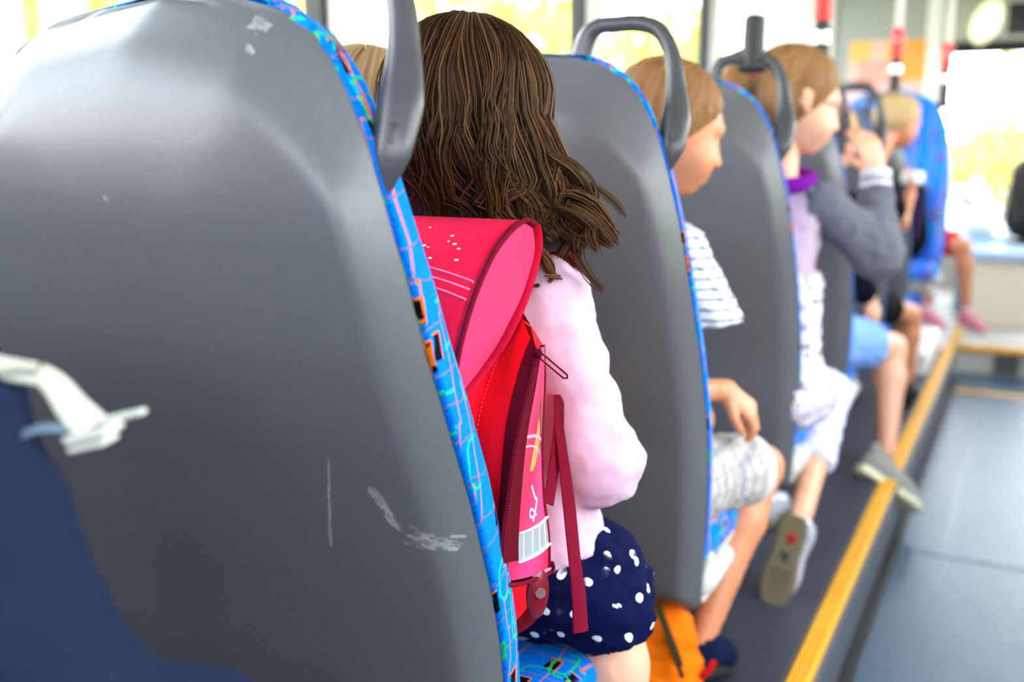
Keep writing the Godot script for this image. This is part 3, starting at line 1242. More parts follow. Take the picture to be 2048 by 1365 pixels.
func seats() -> void:
	var says := ["nearest grey-backed bus seat, scuffed and filling the left of the view", "second bus seat, in front of the girl with the pink satchel", "third bus seat, in front of the boy in the striped shirt", "fourth bus seat, in front of the girl with the ponytail", "fifth bus seat, partly hidden behind the ponytail girl's raised arm", "sixth bus seat, farthest of the grey backs facing the windscreen"]
	var a := make_seat(true)
	a.set_meta("label", says[0])
	var b := make_seat(false)
	b.set_meta("label", says[1])
	b.position = q(SEAT_X, 0, ROW[1])
	for i in range(2, 6):
		var s := copy_of(b, says[i])
		s.position = q(SEAT_X, 0, ROW[i])
	# window-side seat under the blond neighbour, and the one under the passenger beside the camera
	var w := copy_of(b, "window-side bus seat hidden behind the nearest grey seat back")
	w.position = q(-1.338, 0, ROW[0])
	w = copy_of(b, "bus seat under the passenger in navy at the left edge")
	w.position = q(SEAT_X, 0, -0.02)
	# the seat that faces the rear, on its own base
	var r := copy_of(b, "blue upholstered bus seat facing the camera, ahead of the grey backs")
	r.position = q(SEAT_X + 0.07, 0.10, 5.30)
	r.rotation.y = PI
	var bs := MB.new()
	slab(bs, -1.1, -0.37, -0.01, 0.10, 4.72, 5.41, 0.01)
	struct("floor_005", bs, M.white)


func poles() -> void:
	var says := ["grab pole with a black sleeve on the third seat's handle", "grab pole with a red stop button behind the ponytail girl's head", "grab pole with a red stop button at the sixth seat, before the poster", "farthest grab pole with a red button, beside the blue seat"]
	var at := [[-0.56, 2.18], [-0.558, 2.89], [-0.54, 4.31], [-0.42, 5.10]]
	for i in 4:
		var t := thing("grab_pole", says[i], "pole", q(at[i][0], 1.18, at[i][1]), "grab poles on the seat handles")
		var mb := MB.new()
		tube(mb, PackedVector3Array([Vector3(0, 0.0, 0), Vector3(0, 1.03, 0)]), [0.0135], 14)
		part("rod", mb, M.steel if i == 0 else M.cream_pole, t)
		mb = MB.new()
		tube(mb, PackedVector3Array([Vector3(0, 0.0, 0), Vector3(0, 0.006, 0), Vector3(0, 0.10, 0), Vector3(0, 0.105, 0)]), [0.02, 0.0225, 0.0225, 0.0195], 18)
		cbox(mb, Vector3(0, 0.005, 0), Vector3(0.06, 0.028, 0.04), 0.008)
		part("sleeve", mb, M.rubber, t)
		mb = MB.new()
		tube(mb, PackedVector3Array([Vector3(0, 0.104, 0), Vector3(0, 0.108, 0), Vector3(0, 0.138, 0), Vector3(0, 0.142, 0)]), [0.018, 0.021, 0.021, 0.018], 18)
		part("collar", mb, M.steel, t)
		mb = MB.new()
		tube(mb, PackedVector3Array([Vector3(0, 0.142, 0), Vector3(0, 0.168, 0)]), [0.02], 18)
		part("spacer", mb, M.rubber, t)
		mb = MB.new()
		tube(mb, PackedVector3Array([Vector3(0, 0.166, 0), Vector3(0, 0.172, 0), Vector3(0, 0.275, 0), Vector3(0, 0.281, 0)]), [0.019, 0.0235, 0.0235, 0.02], 18)
		var bt := part("stop_button", mb, M.red, t)
		mb = MB.new()
		for k in 4:
			cbox(mb, Vector3(-0.009 + k * 0.006, 0.236, 0.0235), Vector3(0.0025, 0.012 if k % 2 else 0.018, 0.003), 0.001)
		part("mark", mb, M.white, bt)


# ------------------------------------------------------------------ people
# head frame: x to the person's right, y up, -z where the face looks; u = half the head's height
func head_bones(C: Vector3, H: Basis, u: float) -> Array:
	var at := func(x: float, y: float, z: float) -> Vector3: return C + H * (Vector3(x, y, z) * u)
	var e := func(x: float, y: float, z: float, rx: float, ry: float, rz: float, k: float, how := "add") -> Array: return lump(at.call(x, y, z), Vector3(rx, ry, rz) * u, k * u, H, how)
	var out := [
		e.call(0, 0.22, 0.12, 0.74, 0.78, 0.90, 0.1),
		e.call(0, -0.28, -0.28, 0.58, 0.66, 0.54, 0.3),
		e.call(0, -0.78, -0.46, 0.26, 0.20, 0.24, 0.3),
		e.call(0, 0.12, -0.66, 0.50, 0.13, 0.15, 0.15),
	]
	for s in [-1.0, 1.0]:
		out.append(e.call(s * 0.33, -0.42, -0.50, 0.29, 0.27, 0.25, 0.2))
		out.append(e.call(s * 0.30, -0.04, -0.92, 0.17, 0.11, 0.15, 0.12, "sub"))
		out.append([at.call(s * 0.72, 0.06, 0.12), at.call(s * 0.70, -0.22, 0.05), 0.13 * u, 0.07 * u, 0.05 * u])
		out.append([at.call(s * 0.78, 0.10, 0.20), at.call(s * 0.74, -0.12, 0.20), 0.07 * u, 0.06 * u, 0.06 * u])
		out.append(e.call(s * 0.10, -0.35, -0.84, 0.08, 0.07, 0.10, 0.06))
	out.append([at.call(0, 0.02, -0.80), at.call(0, -0.34, -0.95), 0.07 * u, 0.105 * u, 0.12 * u])
	out.append(e.call(0, -0.56, -0.80, 0.20, 0.06, 0.10, 0.08))
	out.append(e.call(0, -0.68, -0.77, 0.17, 0.065, 0.10, 0.08))
	return out


func add_head(mb: MB, C: Vector3, H: Basis, u: float, cell: float, base: Color, brow: Color) -> void:
	var paint := func(p: Vector3) -> Color:
		var l := H.inverse() * (p - C) / u
		if l.z < -0.66 and absf(l.x) < 0.2 - absf(l.y + 0.61) * 0.9 and absf(l.y + 0.61) < 0.11:
			return Color(base.r * 0.95, base.g * 0.6, base.b * 0.6)
		if l.z < -0.55 and absf(l.y - 0.17 + absf(absf(l.x) - 0.3) * 0.15) < 0.045 and absf(l.x) > 0.1 and absf(l.x) < 0.5:
			return brow
		return base
	nets(mb, head_bones(C, H, u), cell, [], 0.0, 1.0, paint)


func add_eyes(t: Node, C: Vector3, H: Basis, u: float) -> void:
	for s in [-1.0, 1.0]:
		var c: Vector3 = C + H * (Vector3(s * 0.30, -0.05, -0.645) * u)
		var mb := MB.new()
		ball(mb, c, Vector3.ONE * 0.12 * u, H)
		var eye := part("eye", mb, M.eye, t)
		mb = MB.new()
		ball(mb, c + H * Vector3(0, 0, -0.075 * u), Vector3(0.065, 0.065, 0.062) * u, H)
		part("iris", mb, M.iris, eye)


# a hand of five separate fingers. d: wrist to knuckles, back: away from the palm, side: +1 thumb lies towards d x back
func hand_bones(w: Vector3, d: Vector3, back: Vector3, side: float, L: float, curl: Array, thumb_in := 0.5) -> Array:
	d = d.normalized()
	back = (back - d * back.dot(d)).normalized()
	var x := d.cross(back) * side
	var out := []
	var lens := [0.40, 0.45, 0.42, 0.33]
	for i in 4:
		var off := 0.17 - i * 0.113
		var base := w + d * L * 0.05 + x * off * L * 0.5
		var k: Vector3 = w + d * L * (0.50 - absf(i - 1.2) * 0.025) + x * off * L
		out.append([base, k, L * 0.085, L * 0.075, L * 0.06])
		var a := 0.0
		var p := k
		var fl: float = lens[i] * L
		for s in 3:
			a += curl[i] * [0.8, 1.0, 0.7][s]
			var dir := d * cos(a) - back * sin(a)
			var q2: Vector3 = p + dir * fl * [0.45, 0.31, 0.24][s]
			out.append([p, q2, L * [0.062, 0.056, 0.052][s], L * [0.056, 0.052, 0.044][s], L * 0.015])
			p = q2
	var tb := w + d * L * 0.12 + x * L * 0.17 - back * L * 0.03
	var t1 := tb + (d * 0.75 + x * 0.55 - back * 0.35 * thumb_in).normalized() * L * 0.22
	var t2 := t1 + (d * 0.95 + x * (0.35 - 0.5 * thumb_in) - back * 0.5 * thumb_in).normalized() * L * 0.17
	var t3 := t2 + (d * 0.95 + x * (0.15 - 0.7 * thumb_in) - back * 0.6 * thumb_in).normalized() * L * 0.13
	out.append([w + d * L * 0.08, tb, L * 0.09, L * 0.085, L * 0.06])
	out.append([tb, t1, L * 0.085, L * 0.068, L * 0.03])
	out.append([t1, t2, L * 0.066, L * 0.06, L * 0.015])
	out.append([t2, t3, L * 0.06, L * 0.048, L * 0.015])
	return out


# joints: head, neck, sL sR (shoulders), eL eR, wL wR, hL hR (hips), kL kR, aL aR (ankles); s scales the thicknesses
func limbs(j: Dictionary, s: float, which: Array, grow := 0.0) -> Array:
	var g := func(r: float) -> float: return r * s + grow
	var out := []
	var hip: Vector3 = (j.hL + j.hR) * 0.5
	var sh: Vector3 = (j.sL + j.sR) * 0.5
	var belly: Vector3 = hip.lerp(sh, 0.42) + j.get("lean", Vector3.ZERO)
	var chest: Vector3 = hip.lerp(sh, 0.78)
	var across: Vector3 = (j.sR - j.sL) * 0.5
	if "torso" in which:
		out.append([j.hL, j.hR, g.call(0.070), g.call(0.070), 0.04 * s])
		for k in [-1.0, 1.0]:
			out.append([hip + across * 0.28 * k, belly + across * 0.22 * k, g.call(0.066), g.call(0.060), 0.05 * s])
			out.append([belly + across * 0.22 * k, chest + across * 0.34 * k, g.call(0.062), g.call(0.070), 0.05 * s])
		out.append([j.sL.lerp(sh, 0.18), j.sR.lerp(sh, 0.18), g.call(0.043), g.call(0.043), 0.06 * s])
		out.append([sh, j.neck, g.call(0.05), g.call(0.034), 0.04 * s])
	if "pelvis" in which:
		out.append([j.hL, j.hR, g.call(0.072), g.call(0.072), 0.04 * s])
		out.append([hip, hip.lerp(belly, 0.7), g.call(0.078), g.call(0.072), 0.04 * s])
	if "neck" in which:
		out.append([sh, j.head, g.call(0.036), g.call(0.036), 0.02 * s])
	for n in ["L", "R"]:
		if "upper" + n in which:
			out.append([j["s" + n], j["e" + n], g.call(0.040), g.call(0.030), 0.035 * s])
		if "fore" + n in which:
			out.append([j["e" + n], j["w" + n], g.call(0.031), g.call(0.020), 0.02 * s])
		if "thigh" + n in which:
			out.append([j["h" + n], j["k" + n], g.call(0.060), g.call(0.042), 0.03 * s])
		if "calf" + n in which:
			var m: Vector3 = j["k" + n].lerp(j["a" + n], 0.3)
			out.append([j["k" + n], m, g.call(0.041), g.call(0.043), 0.02 * s])
			out.append([m, j["a" + n], g.call(0.043), g.call(0.025), 0.02 * s])
	return out


const ALL := ["torso", "neck", "upperL", "upperR", "foreL", "foreR", "thighL", "thighR", "calfL", "calfR"]


func make_body(t: Node, j: Dictionary, s: float, H: Basis, u: float, m: Material, hands: Dictionary, brow := Color(0.25, 0.15, 0.08), cell := 0.014, hcell := 0.005) -> void:
	var mb := MB.new()
	nets(mb, limbs(j, s, ALL), cell)
	add_head(mb, j.head, H, u, hcell, Color.WHITE, brow)
	for n in ["L", "R"]:
		var h: Dictionary = hands[n]
		var w: Vector3 = j["w" + n]
		nets(mb, [[j["e" + n].lerp(w, 0.86), w, 0.021 * s, 0.019 * s, 0.01]] + hand_bones(w, h.d, h.back, h.side, h.get("L", 0.125), h.curl, h.get("thumb", 0.5)), 0.0036)
	part("body", mb, m, t)
	add_eyes(t, j.head, H, u)


func garment(called: String, t: Node, bones: Array, cell: float, cuts: Array, m: Material, fold := 0.006, freq := 22.0) -> MeshInstance3D:
	var mb := MB.new()
	nets(mb, bones, cell, cuts, fold, freq)
	return part(called, mb, m, t)


# sole and upper; the shoe's own frame: heel at the origin, toe along -z, y up
func shoe(t: Node, at: Transform3D, L: float, upper_m: Material, sole_m: Material, lining: Material, sole_h := 0.02) -> Node3D:
	var o := Node3D.new()
	var k := 0
	o.name = "shoe"
	while t.has_node(NodePath(String(o.name))):
		k += 1
		o.name = "shoe_%03d" % k
	o.transform = at
	t.add_child(o, true)
	var rings := []
	var hw := [[0.0, 0.10], [0.03, 0.135], [0.15, 0.155], [0.4, 0.145], [0.62, 0.18], [0.8, 0.175], [0.93, 0.13], [0.99, 0.06], [1.0, 0.015]]
	for e in [[0.0, 0.006], [0.004, 0.0], [sole_h - 0.003, 0.001], [sole_h, 0.005]]:
		var ring := PackedVector3Array()
		for i in hw.size():
			ring.append(Vector3((hw[i][1] * L - e[1]), e[0] + 0.02 * L * hw[i][0] * hw[i][0], -hw[i][0] * L * (1.0 - e[1]) + e[1] * (1.0 - hw[i][0])))
		for i in range(hw.size() - 1, -1, -1):
			ring.append(Vector3(-(hw[i][1] * L - e[1]), e[0] + 0.02 * L * hw[i][0] * hw[i][0], -hw[i][0] * L * (1.0 - e[1]) + e[1] * (1.0 - hw[i][0])))
		rings.append(ring)
	var mb := MB.new()
	loft(mb, rings, true, true, true)
	part("sole", mb, sole_m, o)
	mb = MB.new()
	var y := sole_h
	nets(mb, [
		[Vector3(0, y + 0.10 * L, -0.14 * L), Vector3(0, y + 0.30 * L, -0.13 * L), 0.135 * L, 0.12 * L, 0.02],
		[Vector3(0, y + 0.10 * L, -0.16 * L), Vector3(0, y + 0.07 * L, -0.5 * L), 0.14 * L, 0.13 * L, 0.03],
		[Vector3(0, y + 0.20 * L, -0.24 * L), Vector3(0, y + 0.05 * L, -0.78 * L), 0.11 * L, 0.09 * L, 0.04],
		[Vector3(0.02 * L, y + 0.04 * L, -0.66 * L), Vector3(0, y + 0.03 * L, -0.83 * L), 0.16 * L, 0.13 * L, 0.03],
	], 0.007, [[Vector3(0, y * 0.8, -0.5 * L), Vector3.DOWN, 0.8 * L], [Vector3(0, y + 0.33 * L, -0.1 * L), Vector3(0, 1, 0.25), 0.5 * L]])
	part("upper", mb, upper_m, o)
	mb = MB.new()
	tube(mb, PackedVector3Array([Vector3(0, y + 0.26 * L, -0.15 * L), Vector3(0, y + 0.36 * L, -0.14 * L), Vector3(0, y + 0.42 * L, -0.14 * L)]), [0.115 * L, 0.118 * L, 0.105 * L], 14)
	part("sock", mb, lining, o)
	mb = MB.new()
	for i in 4:
		var z := -(0.34 + i * 0.08) * L
		var yy := y + (0.262 - i * 0.044) * L
		tube(mb, spline([Vector3(-0.07 * L, yy - 0.03 * L, z), Vector3(0, yy + 0.012, z - 0.01), Vector3(0.07 * L, yy - 0.03 * L, z)], 3), [0.0028], 5)
	part("laces", mb, lining, o)
	return o


# basis whose -z looks along d, y as near to up as it can be
func look(d: Vector3, up := Vector3.UP) -> Basis:
	return Basis.looking_at(d, up)


# cap of hair round a head: everything behind the hairline
func hair_cap(t: Node, C: Vector3, H: Basis, u: float, thick: float, col: Color, streak: Color, cell := 0.006, extra := []) -> MeshInstance3D:
	var mb := MB.new()
	var b := [
		lump(C + H * (Vector3(0, 0.25, 0.13) * u), Vector3(0.76 + thick, 0.78 + thick, 0.90 + thick) * u, 0.01, H),
		lump(C + H * (Vector3(0, -0.18, 0.38) * u), Vector3(0.58 + thick, 0.42, 0.50 + thick * 0.6) * u, 0.03, H),
	]
	b.append_array(extra)
	var n := (H * Vector3(0, -0.62, -0.75)).normalized()
	var nz := FastNoiseLite.new()
	nz.frequency = 1.0
	nz.seed = 12
	var paint := func(p: Vector3) -> Color:
		var l := H.inverse() * (p - C) / u
		var a := atan2(l.x, l.z + 0.3)
		return col.lerp(streak, clampf(0.5 + 0.9 * nz.get_noise_3d(a * 9.0, l.y * 0.8, l.z * 2.0), 0.0, 1.0))
	nets(mb, b, cell, [[C + H * (Vector3(0, 0.52, -0.72) * u), n, 1.35 * u]], 0.0025, 90.0, paint)
	return part("hair", mb, M.hair, t)


func ribbon(mb: MB, pts: PackedVector3Array, w: Array, thick: float, up: Vector3) -> void:
	var rad := []
	for a in w:
		rad.append(Vector2(a, thick))
	tube(mb, pts, rad, 10, true, up)


func girl_with_satchel() -> void:
	var t := thing("person", "girl with long wavy brown hair in a pale pink sweater and navy dotted shorts", "person")
	var j := {
		"head": q(-0.619, 1.050, 1.080), "neck": q(-0.60, 0.90, 1.10),
		"sL": q(-0.745, 0.835, 1.13), "sR": q(-0.522, 0.83, 1.105), "eL": q(-0.80, 0.64, 1.17), "eR": q(-0.445, 0.648, 1.090), "wL": q(-0.68, 0.55, 1.31), "wR": q(-0.535, 0.60, 1.29),
		"hL": q(-0.67, 0.465, 1.10), "hR": q(-0.54, 0.465, 1.10), "kL": q(-0.66, 0.44, 1.32), "kR": q(-0.455, 0.445, 1.15), "aL": q(-0.66, 0.10, 1.30), "aR": q(-0.412, 0.11, 1.13),
		"lean": q(0, 0, 0.02),
	}
	var H := look(q(-0.15, -0.16, 1.0))
	var u := 0.110
	make_body(t, j, 1.0, H, u, M.skin, {
		"L": {"d": q(0.5, -0.2, 0.6), "back": q(-0.2, 0.9, -0.2), "side": -1.0, "curl": [0.4, 0.4, 0.45, 0.5]},
		"R": {"d": q(-0.5, -0.25, 0.5), "back": q(0.3, 0.9, 0.1), "side": 1.0, "curl": [0.4, 0.4, 0.45, 0.5]},
	}, Color(0.2, 0.1, 0.05), 0.012)
	# pale pink sweater
	var sw := cloth_mat(Color(0.82, 0.675, 0.76), 16.0, 0.7, 0.15)
	var b := limbs(j, 1.0, ["torso", "upperL", "upperR", "foreL", "foreR"], 0.011)
	b.append([q(-0.61, 0.48, 1.12), q(-0.61, 0.60, 1.10), 0.085, 0.078, 0.05])
	b.append([q(-0.515, 0.505, 1.095), q(-0.53, 0.60, 1.09), 0.076, 0.066, 0.04])
	b.append([q(-0.460, 0.655, 1.09), q(-0.445, 0.640, 1.095), 0.047, 0.046, 0.03])
	var g := garment("sweater", t, b, 0.0075, [[q(-0.47, 0.517, 1.09), q(0.55, -1.0, 0.0), 0.22], [q(-0.60, 0.895, 1.10), q(0, 1, -0.1), 0.055], [j.wR, j.wR - j.eR, 0.05], [j.wL, j.wL - j.eL, 0.05]], sw, 0.006, 16.0)
	# navy shorts with white dabs
	var dm := tex_mat(dots_tex(), 3.5, 0.85)
	dm.normal_enabled = true
	dm.normal_texture = knit
	dm.normal_scale = 0.3
	dm.metallic_specular = 0.2
	dm.uv1_triplanar_sharpness = 14.0
	garment("shorts", t, [
		[q(-0.67, 0.47, 1.10), q(-0.54, 0.475, 1.10), 0.080, 0.080, 0.04], [q(-0.67, 0.46, 1.10), q(-0.66, 0.45, 1.24), 0.08, 0.08, 0.03],
		[q(-0.51, 0.480, 1.09), q(-0.475, 0.478, 1.13), 0.068, 0.066, 0.05], [q(-0.468, 0.470, 1.11), q(-0.452, 0.435, 1.15), 0.056, 0.056, 0.05],
		[q(-0.452, 0.455, 1.09), q(-0.436, 0.425, 1.11), 0.046, 0.047, 0.03],
	], 0.0075, [[q(-0.43, 0.400, 1.12), q(0.1, -1.0, 0.15), 0.09]], dm, 0.008, 18.0)
	for k in [["aL", 0.0], ["aR", 0.05]]:
		shoe(t, Transform3D(look(q(k[1], 0, 1)), j[k[0]] + q(0, -0.085, -0.035)), 0.19, M.white, M.white, M.white)
	long_hair(t, j.head, H, u)


func long_hair(t: Node, C: Vector3, H: Basis, u: float) -> void:
	var mb := MB.new()
	# the mass underneath
	nets(mb, [
		lump(C + H * (Vector3(0, 0.24, 0.13) * u), Vector3(0.80, 0.82, 0.95) * u, 0.02, H),
		[C + H * (Vector3(-0.2, -0.1, 0.35) * u), C + H * (Vector3(-0.25, -0.95, 0.05) * u), 0.070, 0.060, 0.04],
		[C + H * (Vector3(0.3, 0.0, 0.2) * u), C + H * (Vector3(0.48, -0.85, 0.08) * u), 0.056, 0.05, 0.04],
		[C + H * (Vector3(0.5, -0.7, 0.1) * u), C + H * (Vector3(0.85, -1.1, 0.0) * u), 0.045, 0.036, 0.03],
	], 0.009, [[C + H * (Vector3(0, 0.5, -0.72) * u), (H * Vector3(0, -0.62, -0.75)).normalized(), 0.14]], 0.004, 60.0)
	var root := part("hair", mb, mat(Color(0.10, 0.062, 0.042), 0.6), t)
	var dark := Color(0.022, 0.010, 0.005)
	var mid := Color(0.066, 0.031, 0.014)
	var warm := Color(0.165, 0.078, 0.032)
	# locks: each follows one of these wavy paths from the crown down
	var guides := []
	for i in 300:
		var a := lerpf(-2.3, 2.3, (i + rng.randf()) / 300.0)
		if i % 4 == 0:
			a = rng.randf_range(0.5, 2.1)
		# neighbours share a lock: the same wave, curl and length
		var g := int(floor((a + 2.4) * 7.5))
		var own := RandomNumberGenerator.new()
		own.seed = 900 + g * 7 + (i % 3)
		var lift := rng.randf_range(0.0, 0.11)
		var right := clampf(a / 1.3, 0.0, 1.0)
		var pts := []
		for k in 6:
			var th: float = lerpf(0.04, 1.78, k / 5.0)
			var rr := Vector3(0.82, 0.84, 0.97) * (1.0 + lift * 0.5)
			var aa := a + 0.10 * sin(k * 1.1 + own.randf() * 0.2 + g) * k / 5.0
			pts.append(Vector3(sin(th) * sin(aa) * rr.x, 0.24 + cos(th) * rr.y, 0.13 + sin(th) * cos(aa) * rr.z + 0.08 * (1.0 - sin(th))))
		var e: Vector3 = pts[-1]
		var drop := own.randf_range(1.10, 1.40) + right * own.randf_range(-0.1, 0.5)
		var outw := 0.02 + right * own.randf_range(0.22, 0.62)
		var ph := own.randf() * TAU
		var spin := 1.0 if own.randf() < 0.5 else -1.0
		var curl := own.randf_range(0.08, 0.17) * (1.0 + 0.35 * right)
		var turns := own.randf_range(0.75, 1.3)
		for k in range(1, 15):
			var s := k / 14.0
			var w := e + Vector3(sin(a) * outw * s * (1.0 + 0.4 * s), -drop * s * (1.0 - 0.12 * s * s), cos(a) * (0.02 + lift * 0.4) * s - 0.62 * maxf(cos(a), 0.0) * smoothstep(0.25, 1.0, s))
			var wave := sin(s * 6.5 + ph) * 0.085 * smoothstep(0.0, 0.4, s)
			w += Vector3(cos(a) * wave, 0, -sin(a) * wave)
			var cr := curl * smoothstep(0.35, 0.85, s)
			var an := ph + spin * turns * TAU * smoothstep(0.3, 1.05, s)
			w += Vector3(cos(an) * cr, sin(an) * cr * 0.8, sin(an) * cr * 0.7)
			pts.append(w)
		guides.append([pts, a, right])
	for set_ in 2:
		mb = MB.new()
		for i in [2900, 110][set_]:
			var gd = guides[i % guides.size()]
			var tone := rng.randf()
			var col := dark.lerp(mid, clampf(0.35 + tone * 0.35 + 0.45 * sin(gd[1] * 6.0 + 2.0 * sin(gd[1] * 15.0)), 0.0, 1.0))
			if tone > 0.93 - 0.35 * gd[2]:
				col = mid.lerp(warm, rng.randf() * (0.45 + 0.55 * gd[2]))
			mb.tint = col
			var off := Vector3(rng.randfn(), rng.randfn() * 0.5, rng.randfn()) * (0.05 if set_ == 0 else 0.10)
			var along_ := rng.randf_range(-0.06, 0.0)
			var world := []
			var src: Array = gd[0]
			for k in src.size():
				var s := float(k) / (src.size() - 1)
				var p: Vector3 = src[k] + off * (0.25 + 0.75 * sin(s * PI)) + off * maxf(0.0, s - 0.8)
				p.y += along_ * s
				if k < 6:
					# stay outside the skull
					var d := (p - Vector3(0, 0.24, 0.13)) / Vector3(0.81, 0.83, 0.96)
					if d.length() < 1.0:
						p = Vector3(0, 0.24, 0.13) + d.normalized() * Vector3(0.81, 0.83, 0.96) * 1.01
				world.append(C + H * (p * u))
			var r0 := rng.randf_range(0.0007, 0.0015) if set_ == 0 else 0.0004
			tube(mb, spline(world, 2), [r0 * 0.6, r0, r0, r0, r0 * 0.8, r0 * 0.3], 4, false)
		var st := part(["locks", "flyaway_strands"][set_], mb, M.hair, root)
		st.set_meta("kind", "stuff")
	# single curled locks that hang over the shoulder
	for k in 8:
		var p0: Vector3 = Vector3(0.55 + 0.06 * k, -0.90, 0.10 - 0.01 * k)
		mb = MB.new()
		for m in 9:
			mb.tint = mid.lerp(warm, rng.randf() * 0.9)
			var off := Vector3(rng.randfn(), rng.randfn(), rng.randfn()) * 0.022
			var pts := []
			for i in 14:
				var s := i / 13.0
				var ph := k * 1.9 + s * s * 7.0 * (1.0 if k % 2 else -1.0)
				var cr := 0.02 + 0.13 * s * s
				pts.append(C + H * ((p0 + off * (1.0 - 0.5 * s) + Vector3(0.06 * s + cos(ph) * cr, -(0.55 + 0.10 * (k % 4)) * s + sin(ph) * cr * 0.7, 0.10 * s + sin(ph) * cr)) * u))
			tube(mb, spline(pts, 2), [0.0012, 0.002, 0.002, 0.0015, 0.0005], 5)
		part("curl", mb, M.hair, root)


# ------------------------------------------------------------------ the pink satchel
func satchel() -> void:
	var t := thing("satchel", "bright pink school satchel with dark red piping on the long-haired girl's back", "backpack")
	var pink := cloth_mat(Color(0.93, 0.10, 0.26), 26.0, 0.35, 0.15)
	var light := cloth_mat(Color(0.95, 0.20, 0.37), 26.0, 0.35, 0.15)
	var red := cloth_mat(Color(0.90, 0.045, 0.13), 26.0, 0.35, 0.15)
	var trim := cloth_mat(Color(0.41, 0.03, 0.13), 30.0, 0.5)
	var tape := cloth_mat(Color(0.33, 0.015, 0.085), 30.0, 0.5)
	var X0 := -0.80
	var X1 := -0.50
	# profile points are (f, y)
	var body := [Vector2(0.985, 0.905), Vector2(0.93, 0.90), Vector2(0.868, 0.84), Vector2(0.845, 0.76), Vector2(0.862, 0.64), Vector2(0.892, 0.53), Vector2(0.915, 0.47), Vector2(0.935, 0.448), Vector2(1.01, 0.455), Vector2(1.03, 0.475), Vector2(1.03, 0.60), Vector2(1.012, 0.76), Vector2(1.002, 0.85)]
	profile_bag(t, "body", body, X0 + 0.008, X1 - 0.002, 0.022, red)
	var lid := [Vector2(1.008, 0.938), Vector2(0.985, 0.944), Vector2(0.950, 0.936), Vector2(0.908, 0.913), Vector2(0.868, 0.873), Vector2(0.838, 0.825), Vector2(0.829, 0.79), Vector2(0.834, 0.775), Vector2(0.848, 0.780), Vector2(0.885, 0.795), Vector2(0.932, 0.818), Vector2(0.972, 0.850), Vector2(1.000, 0.885), Vector2(1.014, 0.915)]
	# lid: a curved sheet with a paler gusset of its own at the side
	var mb := MB.new()
	var rows := []
	for x in [X0, X0 + 0.006, X1 - 0.012, X1 - 0.006, X1]:
		var ring := PackedVector3Array()
		var inset: float = 0.006 if x == X0 or x == X1 else 0.0
		for p in smooth2([lid[0], lid[1], lid[2], lid[3], lid[4], lid[5], lid[6], lid[7]], 5):
			var c := Vector2(0.94, 0.83)
			var w: Vector2 = p + (c - p).normalized() * inset
			ring.append(q(x, w.y, w.x))
		rows.append(ring)
	loft(mb, rows, false, false, false, Vector3(0, 0.5, 1))
	var ld := part("lid", mb, pink, t)
	for side in [[X1, 1.0, "lid_gusset"], [X0, -1.0, "lid_gusset"]]:
		mb = MB.new()
		var poly := PackedVector2Array()
		for p in smooth2(lid + [lid[0]], 4):
			poly.append(Vector2(-p.x, p.y) + (Vector2(-0.94, 0.85) - Vector2(-p.x, p.y)).normalized() * 0.003)
		poly.remove_at(poly.size() - 1)
		# poly lies in (z, y): turn so that its x runs along world z and its depth along world x
		prism(mb, poly, 0.02, Transform3D(Basis(Vector3(0, 0, 1), Vector3(0, 1, 0), Vector3(-1, 0, 0)), Vector3(side[0] - 0.006 * side[1], 0, 0)), 0.004)
		part(side[2], mb, light, ld)
	# piping along both seams of the gusset
	for seam in [[lid[0], lid[1], lid[2], lid[3], lid[4], lid[5], lid[6], lid[7]], [lid[7], lid[8], lid[9], lid[10], lid[11], lid[12], lid[13], lid[0]]]:
		mb = MB.new()
		var pts := PackedVector3Array()
		for p in smooth2(seam, 6):
			pts.append(q(X1 + 0.0045, p.y, p.x))
		if seam[0] == lid[0]:
			tube(mb, pts, [0.0032], 8)
			part("piping", mb, trim, ld)
		else:
			ribbon(mb, pts, [0.0015], 0.007, Vector3(1, 0, 0))
			part("binding", mb, cloth_mat(Color(0.72, 0.07, 0.22), 40.0, 0.7), ld)
	# print on the lid: two pale swooshes and a few white sparkles, as raised ink
	var ink := mat(Color(0.98, 0.55, 0.68), 0.5)
	for k in [[0.905, 0.004, 0.888], [0.898, 0.0015, 0.881], [0.890, 0.003, 0.872]]:
		mb = MB.new()
		var pts := []
		for i in 10:
			var s := i / 9.0
			var y: float = lerpf(k[0], k[2], s * s * s)
			pts.append(q(lerpf(-0.74, X1 - 0.004, s), y, lid_f(lid, y) - 0.0012))
		ribbon(mb, spline(pts, 3), [k[1], k[1], k[1] * 0.5], 0.0012, Vector3(0, 1, -1))
		part("print_line", mb, ink, ld)
	var spark := mat(Color(0.99, 0.86, 0.9), 0.4)
	for k in 11:
		mb = MB.new()
		var y: float = 0.936 - 0.006 * (k % 5) - rng.randf() * 0.008
		var at := q(-0.60 + 0.0075 * k + rng.randf_range(-0.004, 0.004), y, lid_f(lid, y) - 0.0008)
		ball(mb, at, Vector3(0.0028, 0.0012, 0.0028) * rng.randf_range(0.5, 1.3), Basis.IDENTITY, 8)
		part("sparkle", mb, spark, ld)
	# side pocket: a wedge that leans out towards its zipped outer panel
	var pk := pocket(t, red, pink, trim, tape)
	pk.name = "side_pocket"
	# bottom: zip band and the round clip
	mb = MB.new()
	var pts2 := PackedVector3Array()
	for p in [[0.885, 0.505], [0.93, 0.478], [0.99, 0.470], [1.045, 0.49]]:
		pts2.append(q(X1 + 0.004, p[1], p[0]))
	ribbon(mb, spline(Array(pts2), 6), [0.003], 0.013, Vector3(1, 0, 0))
	part("bottom_zip_tape", mb, tape, t)
	mb = MB.new()
	ball(mb, q(-0.4479, 0.5414, 0.9211), Vector3(0.008, 0.030, 0.017), Basis(Vector3.UP, -0.3))
